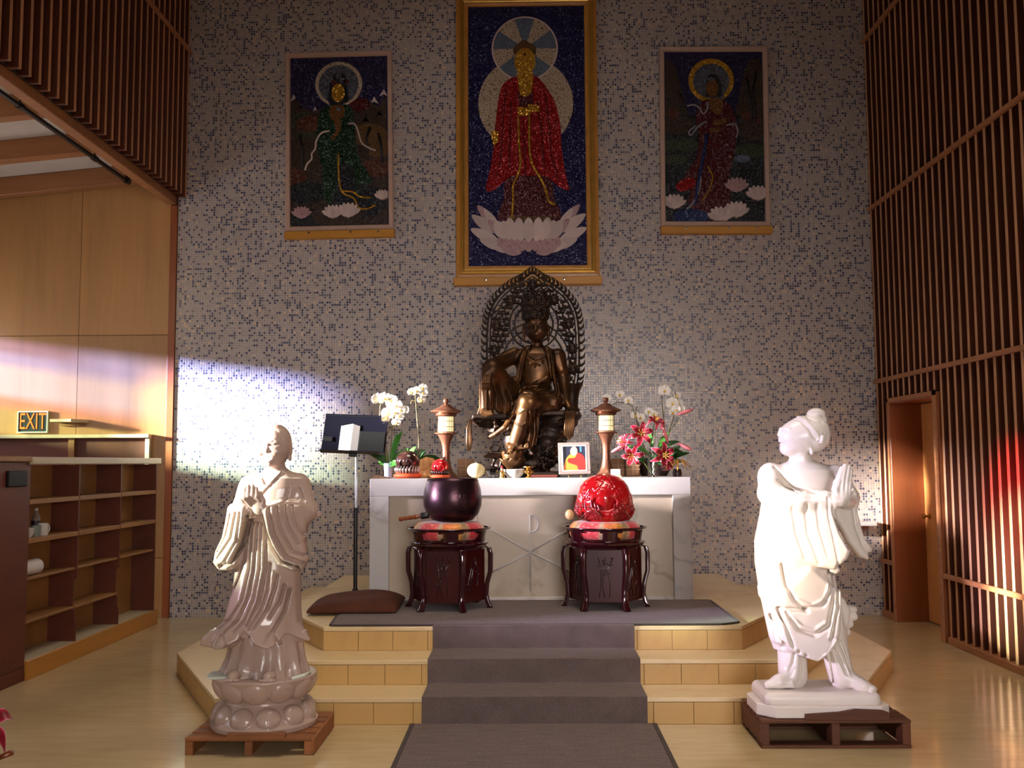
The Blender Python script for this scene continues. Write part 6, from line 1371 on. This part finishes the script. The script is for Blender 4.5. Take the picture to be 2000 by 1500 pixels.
M_DKLAC = plain('dark_brown_lacquer', (52, 30, 28), .14, 0, .2, 12, coat=.6); M_SILV = plain('silver_leaf', (190, 180, 176), .3, .8); M_ORCUSH = plain('orange_brocade', (206, 84, 40), .6, 0, .35, 40, .4, 80)
mini_fish('dark brown lacquered fish drum on an orange cushion, left of the altar', -.955, 7.74, .096, M_DKLAC, M_SILV, M_ORCUSH, 0); mini_fish('small red and black fish drum in front of the left lantern', -.686, 7.62, .066, M_FISH, plain('black_lacquer', (20, 18, 20), .2, coat=.5), M_ORCUSH, 0)
# tan paper bag, small brown tray, pots
S = Sculpt((-.09, -.07, -.005), (.09, .07, .18), .005)
S.slab([(-.075, .0), (.045, .0), (.06, .05), (.078, .13), (.06, .155), (.0, .168), (-.045, .150), (-.06, .08)], .0, .045, .018, .01)
for l in ([(-.04, .02), (-.02, .09), (-.03, .15)], [(.02, .01), (.03, .08), (.02, .16)], [(-.06, .05), (.0, .06), (.05, .10)], [(.045, .03), (.05, .10), (.06, .14)]): S.relief(l, .008, .008, .0)
S.floor(.0); link('paper_bag', S.mesh('paper_bag'), plain('tan_paper', (206, 156, 98), .6, 0, .15, 12), None, (-.825, 7.90, AT), label='crumpled tan paper bag between the fish drums', cat='paper bag')
MB().prism([(-.07, 0), (.07, 0), (.055, .008), (-.03, .026), (-.06, .010)], -.05, .05, 'Y').build('wood_chip', plain('brown_bark', (110, 74, 48), .7, 0, .3, 20), None, (-1.15, 7.63, AT), label='flat piece of brown bark at the left end of the altar', cat='bark')
M_PETAL = plain('white_orchid_petal', (240, 234, 226), .5); M_LIP = plain('yellow_lip', (226, 190, 70), .5); M_STEMG = plain('green_stem', (84, 96, 40), .5, 0, .2, 20); M_STEMB = plain('brown_stem', (110, 92, 54), .6, 0, .2, 20)
M_LEAF = plain('green_leaf', (62, 122, 44), .35, 0, .25, 9); M_LEAFD = plain('dark_leaf', (34, 74, 32), .4, 0, .25, 9)
def leaf_mesh(L, W, droop, curl=.2, n=9):
    P = []
    for i in range(n):
        t = i / (n - 1); w = W * math.sin(PI * min(1, t * .92 + .06)) ** .7 * (1 - .15 * t) if t < 1 else .002
        x = L * t; z = -droop * L * t * t
        P.append([(x, -w / 2, z + curl * w), (x, 0, z), (x, w / 2, z + curl * w)])
    m = MB().grid(P); m2 = MB().grid([[(a, b, c - .002) for a, b, c in r] for r in P])
    return m.add(m2.v, [f[::-1] for f in m2.f]).mesh('leaf', smooth=3.2, fixn=False)
def orchid_flower(s):
    m = MB()
    for a, w, l in ((PI / 2, .55, 1.0), (PI / 2 + 2.2, .5, .95), (PI / 2 - 2.2, .5, .95), (.12, .95, 1.05), (PI - .12, .95, 1.05)):
        P = []
        for i in range(6):
            t = i / 5; ww = s * w * .5 * math.sin(PI * min(1, .12 + .86 * t)) ** .6; r = s * l * (.05 + .55 * t); P.append([(r * math.cos(a) - k * ww * math.sin(a), -.10 * s * t * t * 0 + .05 * s * abs(k) - .03 * s * t, r * math.sin(a) + k * ww * math.cos(a)) for k in (-1, -.5, 0, .5, 1)])
        m.grid(P); Q = [[(x, y + .0015, z) for x, y, z in r_] for r_ in P]; g = MB().grid(Q); m.add(g.v, [f[::-1] for f in g.f])
    return m.mesh('blossom', smooth=3.2, fixn=False)
OF = [orchid_flower(s) for s in (.075, .062, .088)]
lip_m = MB().ball((0, -.008, -.006), (.010, .012, .012), 8, 6).mesh('lip', smooth=3.2)
def qa(px, py, Y=7.9): return (.012 + (px - 1034) * Y * .000530, 1.381 + (928 - py) * Y * .000530)
def orchid(label, x, y, stems, leaves, pot, mat_leaf=None):
    r = empty('orchid_plant', (x, y, AT), label=label, cat='orchid')
    pot(r)
    for pts in stems:
        P3 = [(qa(a, b)[0] - x, yy, qa(a, b)[1] - AT) for a, b, yy in pts]; sp = []
        for i in range(len(P3) - 1):
            for k in range(4): sp.append(tuple(Vector(P3[i]).lerp(Vector(P3[i + 1]), k / 4)))
        sp.append(P3[-1]); MB().tube(sp, .0042, 6).build('stem', M_STEMB, r, smooth=3.2)
    for (L, W, dr, az, el, m, bx, bz) in leaves: link('leaf', leaf_mesh(L, W * 1.15, dr), m, r, (bx, 0, bz), (1.05 if abs(az) < 1.6 else -1.05, -el, az))
    return r
def blossoms(r, x, lst, mat=None):
    for i, (a, b, yy, k, rz, rx) in enumerate(lst):
        X, Z = qa(a, b); o = link('blossom', OF[k], M_PETAL, r, (X - x, yy, Z - AT), (rx, 0, rz)); link('lip', lip_m, M_LIP, o)
def pot_blue(r):
    MB().lathe([(.0, 0), (.030, 0), (.036, .11), (.038, .118), (.034, .118), (.030, .09), (.0, .09)], 28).build('pot', plain('pale_blue_pot', (170, 190, 214), .35), r, smooth=.7); MB().lathe([(.0, .095), (.032, .095)], 16, caps=False).build('moss', M_LEAFD, r)
o1 = orchid('white orchid with arching stems in a pale blue pot, left end of the altar', -1.118, 7.80, [[(767, 905, 0), (770, 850, .01), (773, 800, .02), (772, 785, -.01), (762, 772, -.03)], [(762, 900, .0), (752, 850, .02), (746, 812, .03), (747, 790, .03), (752, 782, 0)], [(764, 900, .0), (757, 850, .02), (770, 830, .0)]],
            [(.30, .055, .10, .1, 1.25, M_LEAF, .0, .10), (.20, .045, .35, PI + .2, .75, M_LEAFD, .0, .10), (.22, .045, .3, .4, .8, M_LEAF, .0, .10), (.12, .06, .4, -1.0, .3, M_LEAF, .01, .10), (.14, .05, .5, PI - .5, .5, M_LEAF, .0, .1), (.26, .05, .05, .3, 1.4, M_LEAF, .02, .10), (.20, .045, .2, PI - .3, 1.1, M_LEAF, -.01, .10)], pot_blue)
blossoms(o1, -1.118, [(744, 777, .0, 2, .3, .1), (757, 776, -.02, 2, .1, 0), (770, 781, -.02, 2, -.2, -.1), (779, 790, -.03, 2, .1, .1), (788, 798, -.01, 1, -.4, .2), (764, 805, -.03, 2, .2, 0), (778, 803, -.05, 1, 0, .3), (786, 810, -.03, 1, -.2, 0), (796, 798, .0, 1, -.6, 0), (760, 814, -.02, 1, .5, .2), (780, 822, -.02, 1, .1, .5), (773, 795, .01, 2, .2, .1)])
def pot_dark(r): MB().lathe([(.0, 0), (.05, 0), (.062, .07), (.066, .085), (.060, .085), (.0, .075)], 28).build('pot', plain('brown_clay_pot', (110, 62, 44), .5), r, smooth=.7)
o2 = orchid('tall white orchid with leafy base behind the dark fish drum', -.925, 8.02, [[(817, 905, 0), (816, 850, .0), (812, 800, .0), (810, 770, -.01), (813, 758, -.02), (822, 752, -.02)], [(811, 778, 0), (803, 776, 0), (800, 784, 0)]],
            [(.13, .075, .3, .2, .6, M_LEAFD, .02, .10), (.12, .06, .3, PI, .7, M_LEAF, -.02, .10), (.12, .075, .2, -.4, .9, M_LEAFD, .03, .09), (.15, .05, .3, 1.9, .9, M_LEAF, -.05, .10), (.14, .05, .5, -.2, .35, M_LEAF, .04, .09), (.14, .05, .4, PI + .3, .5, M_LEAF, -.04, .09), (.11, .06, .4, -1.5, .6, M_LEAFD, .0, .10), (.10, .05, .4, -2.2, .8, M_LEAF, -.04, .12), (.13, .06, .2, -.9, 1.1, M_LEAFD, .02, .10), (.17, .075, .2, 1.2, 1.1, M_LEAF, -.06, .10), (.16, .08, .3, .3, .9, M_LEAFD, -.03, .12), (.16, .07, .3, PI - .2, .9, M_LEAF, .0, .12), (.15, .08, .5, .1, .5, M_LEAFD, .05, .12), (.14, .07, .3, 2.0, 1.2, M_LEAF, -.08, .12), (.13, .06, .2, -.3, 1.2, M_LEAF, -.06, .14)], pot_dark)
blossoms(o2, -.925, [(803, 760, -.01, 1, .2, 0), (813, 758, -.03, 1, -.1, .1), (825, 752, -.02, 1, .1, 0), (826, 762, -.02, 1, -.2, .2), (822, 776, -.01, 1, .2, .5)])
# dark pots with orchids at the right end
M_DKPOT = plain('dark_bronze_pot', (52, 34, 30), .35, .2, .2, 10)
def pot_round(R, H): return lambda r: MB().lathe([(.0, 0), (R * .6, 0), (R * .95, H * .35), (R, H * .6), (R * .9, H * .9), (R * .95, H), (R * .85, H), (.0, H * .9)], 32).build('pot', M_DKPOT, r, smooth=.8)
o3 = orchid('white orchid in a dark round pot, its stem arching left over the lantern', .985, 8.12, [[(1268, 905, 0), (1258, 850, 0), (1248, 815, 0), (1240, 790, 0), (1228, 783, -.01), (1210, 782, -.02), (1194, 788, -.02)], [(1262, 900, 0), (1250, 830, 0), (1246, 800, 0), (1250, 790, 0)], [(1270, 900, 0), (1278, 850, 0), (1285, 815, 0)]],
            [(.16, .05, .4, 2.6, .9, M_LEAFD, -.02, .12), (.18, .05, .4, .5, .8, M_LEAF, .03, .12), (.2, .03, .2, 2.9, .7, M_LEAFD, .0, .12)], pot_round(.075, .15))
blossoms(o3, .985, [(1190, 773, -.02, 1, .2, .0), (1215, 766, -.02, 1, .0, .1), (1232, 778, -.02, 1, -.1, 0), (1192, 789, .0, 1, .3, .2), (1245, 808, .0, 1, .3, 0), (1256, 812, .0, 1, -.2, .1), (1272, 801, -.02, 1, 0, 0), (1281, 806, -.02, 1, .2, .1), (1262, 822, .0, 1, .2, .4)])
o4 = orchid('white orchid in a dark round pot at the right end of the altar', 1.09, 8.10, [[(1290, 905, 0), (1302, 860, 0), (1302, 820, 0), (1299, 790, 0), (1298, 770, 0), (1303, 762, -.02)], [(1296, 900, 0), (1312, 840, 0), (1322, 810, 0), (1330, 780, 0), (1324, 762, 0)]],
            [(.20, .06, .15, -.2, .8, M_LEAFD, .03, .12), (.22, .05, .5, -.1, .55, M_LEAFD, .04, .12), (.14, .05, .3, PI - .2, .8, M_LEAF, -.02, .12), (.18, .05, .5, .1, .35, M_LEAFD, .04, .10)], pot_round(.095, .16))
blossoms(o4, 1.09, [(1303, 760, -.03, 2, .1, 0), (1318, 785, -.03, 2, .1, .1), (1319, 803, -.02, 1, .0, .2), (1329, 770, .0, 1, -.8, .1), (1332, 784, .0, 1, -.9, 0), (1336, 796, .0, 1, -.7, .2), (1326, 797, -.01, 1, -.4, .2)])
# lilies in a glass vase
vs = empty('glass_vase', (.975, 7.66, AT), label='tall clear glass vase holding the crimson lilies', cat='vase')
MB().lathe([(.0, 0), (.036, 0), (.038, .004), (.038, .185), (.035, .185), (.034, .014), (.0, .012)], 28).build('vase', M_GLASSM, vs, smooth=.7)
ly = empty('lily_bouquet', (.975, 7.66, AT + .013), label='bouquet of crimson stargazer-like lilies with pink buds on the altar', cat='flowers'); ly['label'] = 'bouquet of crimson lilies with white-edged petals and pink buds'
def lily_petal_material():
    t = NT('crimson_lily_petal'); uv = t.n('ShaderNodeAttribute', {'attribute_name': 'edge'}); f = uv.outputs['Fac']
    t.p(Base_Color=t.ramp(f, [(0.0, lin((112, 4, 26))), (0.60, lin((168, 12, 44))), (0.88, lin((204, 70, 104))), (1.0, lin((232, 186, 198)))]), Roughness=.45); return t.m
M_LILY = lily_petal_material()
def lily_petal(L, W, rec):
    P = []; E = []; n = 9
    for i in range(n):
        t = i / (n - 1); w = W * (math.sin(PI * (.10 + .885 * t)) ** .95) * (1.12 - .25 * t); rad = L * (.06 + t * .90 - .10 * t ** 3); fwd = .30 * L * math.sin(min(1, t * 1.25) * PI / 1.7) - rec * L * max(0, t - .55) ** 2 * 3.2
        for k in (-1, -.5, 0, .5, 1): P.append((rad, k * w / 2, fwd + .06 * L * abs(k) * (1 - t))); E.append(max(abs(k) ** 2, t ** 4))
    m = MB(); v = [tuple(p) for p in P]; m.v = v; m.f = [(i * 5 + j, i * 5 + j + 1, (i + 1) * 5 + j + 1, (i + 1) * 5 + j) for i in range(n - 1) for j in range(4)]
    b = len(v); m.v = v + [(x, y, z - .0018) for x, y, z in v]; m.f = m.f + [tuple(reversed([b + q_ for q_ in f])) for f in m.f]
    me = m.mesh('petal', smooth=3.2, fixn=False); at = me.attributes.new('edge', 'FLOAT', 'POINT'); at.data.foreach_set('value', E + E); return me
LP = [lily_petal(.115, .046, .9), lily_petal(.120, .038, 1.0)]
st_m = MB()
for i in range(6): st_m.tube([(0, 0, .0), (.012 * math.cos(i * 1.05), .012 * math.sin(i * 1.05), .05), (.024 * math.cos(i * 1.05), .024 * math.sin(i * 1.05), .075)], .0018, 5).ball((.025 * math.cos(i * 1.05), .025 * math.sin(i * 1.05), .077), (.003, .006, .003), 6, 4)
st_m = st_m.mesh('flower', smooth=3.2); M_STAMEN = plain('lily_stamen', (206, 160, 60), .5); st_m.materials.append(M_STAMEN)
def lily(par, base, px, py, yy, d, rot, sc=1.0, loc=None):
    if loc is None: X, Z = qa(px, py, 7.62); loc = (X - base[0], yy, Z - base[1])
    q_ = Vector(d).to_track_quat('Z', 'Y').to_matrix().to_4x4() @ Matrix.Rotation(rot, 4, 'Z')
    o = link('flower', st_m, None, par, loc, q_.to_euler()); o.scale = (sc,) * 3
    for k in range(6): link('petal', LP[k % 2], M_LILY, o, (0, 0, 0), (0, 0, k * PI / 3))
    return o
for a in ((1248, 846, -.10, (.0, -1, .12), .3, 1.05), (1232, 886, -.10, (-.25, -1, -.2), .1, .95), (1289, 886, -.12, (.2, -1, -.05), .5, 1.05), (1219, 862, -.02, (-.8, -.6, .2), .0, .85), (1279, 824, -.02, (.2, -.5, .8), .2, .85), (1300, 900, -.05, (.7, -.7, -.2), .2, .75)): lily(ly, (.975, AT + .013), *a)
M_BUD = plain('pink_bud', (222, 120, 130), .5, 0, .25, 20)
for (a, b, yy, dx, dz, L) in ((1297, 848, -.05, -.30, 1, .13), (1337, 803, -.02, 1, .35, .135), (1204, 874, -.08, -1, -.5, .12), (1333, 870, -.06, 1, -.45, .13), (1292, 828, -.02, .5, 1, .07)):
    X, Z = qa(a, b, 7.62); d = Vector((dx, 0, dz)).normalized(); c = Vector((X - .975, yy, Z - AT - .013))
    MB().tube([c - d * L * .5, c - d * L * .2, c + d * L * .1, c + d * L * .35, c + d * L * .5], [.005, .013, .015, .011, .002], 8).build('bud', M_BUD, ly, smooth=3.2)
for (a, b) in ((1248, 850), (1232, 886), (1289, 886), (1279, 830), (1297, 858), (1325, 812), (1320, 868), (1222, 866)):
    X, Z = qa(a, b, 7.62); MB().tube([(.0 + random.uniform(-.018, .018), random.uniform(-.015, .015), .002), ((X - .975) * .4, 0, (Z - AT) * .55), (X - .975, -.02, Z - AT - .02)], .0032, 6).build('stem', M_STEMG, ly, smooth=3.2)
for (L, W, dr, az, el, bx, bz, m) in ((.17, .05, .35, 0, .6, .06, .20, M_LEAFD), (.20, .045, .6, .1, .3, .07, .18, M_LEAFD), (.15, .04, .3, PI, .5, -.04, .18, M_LEAF), (.14, .045, .4, -.7, .2, .04, .12, M_LEAF), (.16, .04, .2, .2, 1.0, .05, .22, M_LEAF), (.13, .045, .3, PI + .4, .1, -.05, .12, M_LEAFD), (.15, .04, .2, 2.2, 1.2, .0, .22, M_LEAF), (.13, .05, .5, -1.4, -.2, .0, .14, M_LEAFD)): link('leaf', leaf_mesh(L, W * 1.1, dr), m, ly, (bx, -.01, bz), (.9 if abs(az) < 1.6 else -.9, -el, az))
yl = empty('yellow_spider_lily', (1.175, 7.72, AT), label='drooping amber flower at the far right of the altar', cat='flowers')
MB().lathe([(.0, 0), (.035, 0), (.04, .03), (.03, .06), (.0, .06)], 20).build('pot', M_DKPOT, yl, smooth=.8); MB().tube([(0, 0, .05), (.01, -.01, .13)], .004, 6).build('stem', M_STEMG, yl)
for k in range(7): link('petal', leaf_mesh(.11, .022, 1.0), plain('amber_petal', (214, 150, 62), .5) if k == 0 else bpy.data.materials['amber_petal'], yl, (.01, -.01, .13), (0, -.25, k * .9))
# crimson lily standing in a glass close to the camera, at the lower left edge
fv = empty('floor_vase', (-1.628, 2.98, .0005), label='tall glass floor vase at the lower left edge of the picture', cat='vase')
MB().lathe([(.0, 0), (.075, 0), (.08, .01), (.060, .25), (.066, .50), (.078, .565), (.074, .565), (.060, .50), (.054, .25), (.07, .02), (.0, .016)], 32).build('vase', M_GLASSM, fv, smooth=.8)
fl_ = empty('crimson_lily', (-1.628, 2.98, .018), label='single crimson lily in the floor vase at the lower left edge', cat='flower')
MB().tube([(.01, 0, .0), (.0, 0, .35), (-.03, .0, .70)], .006, 8).build('stem', M_STEMB, fl_, smooth=3.2); MB().tube([(-.01, 0, .585), (.03, .0, .605), (.072, .0, .622)], [.006, .008, .009], 8).build('twig', M_CARVED, fl_, smooth=3.2)
lily(fl_, None, 0, 0, 0, (.35, -.5, .6), .2, 1.0, loc=(-.03, 0, .695))
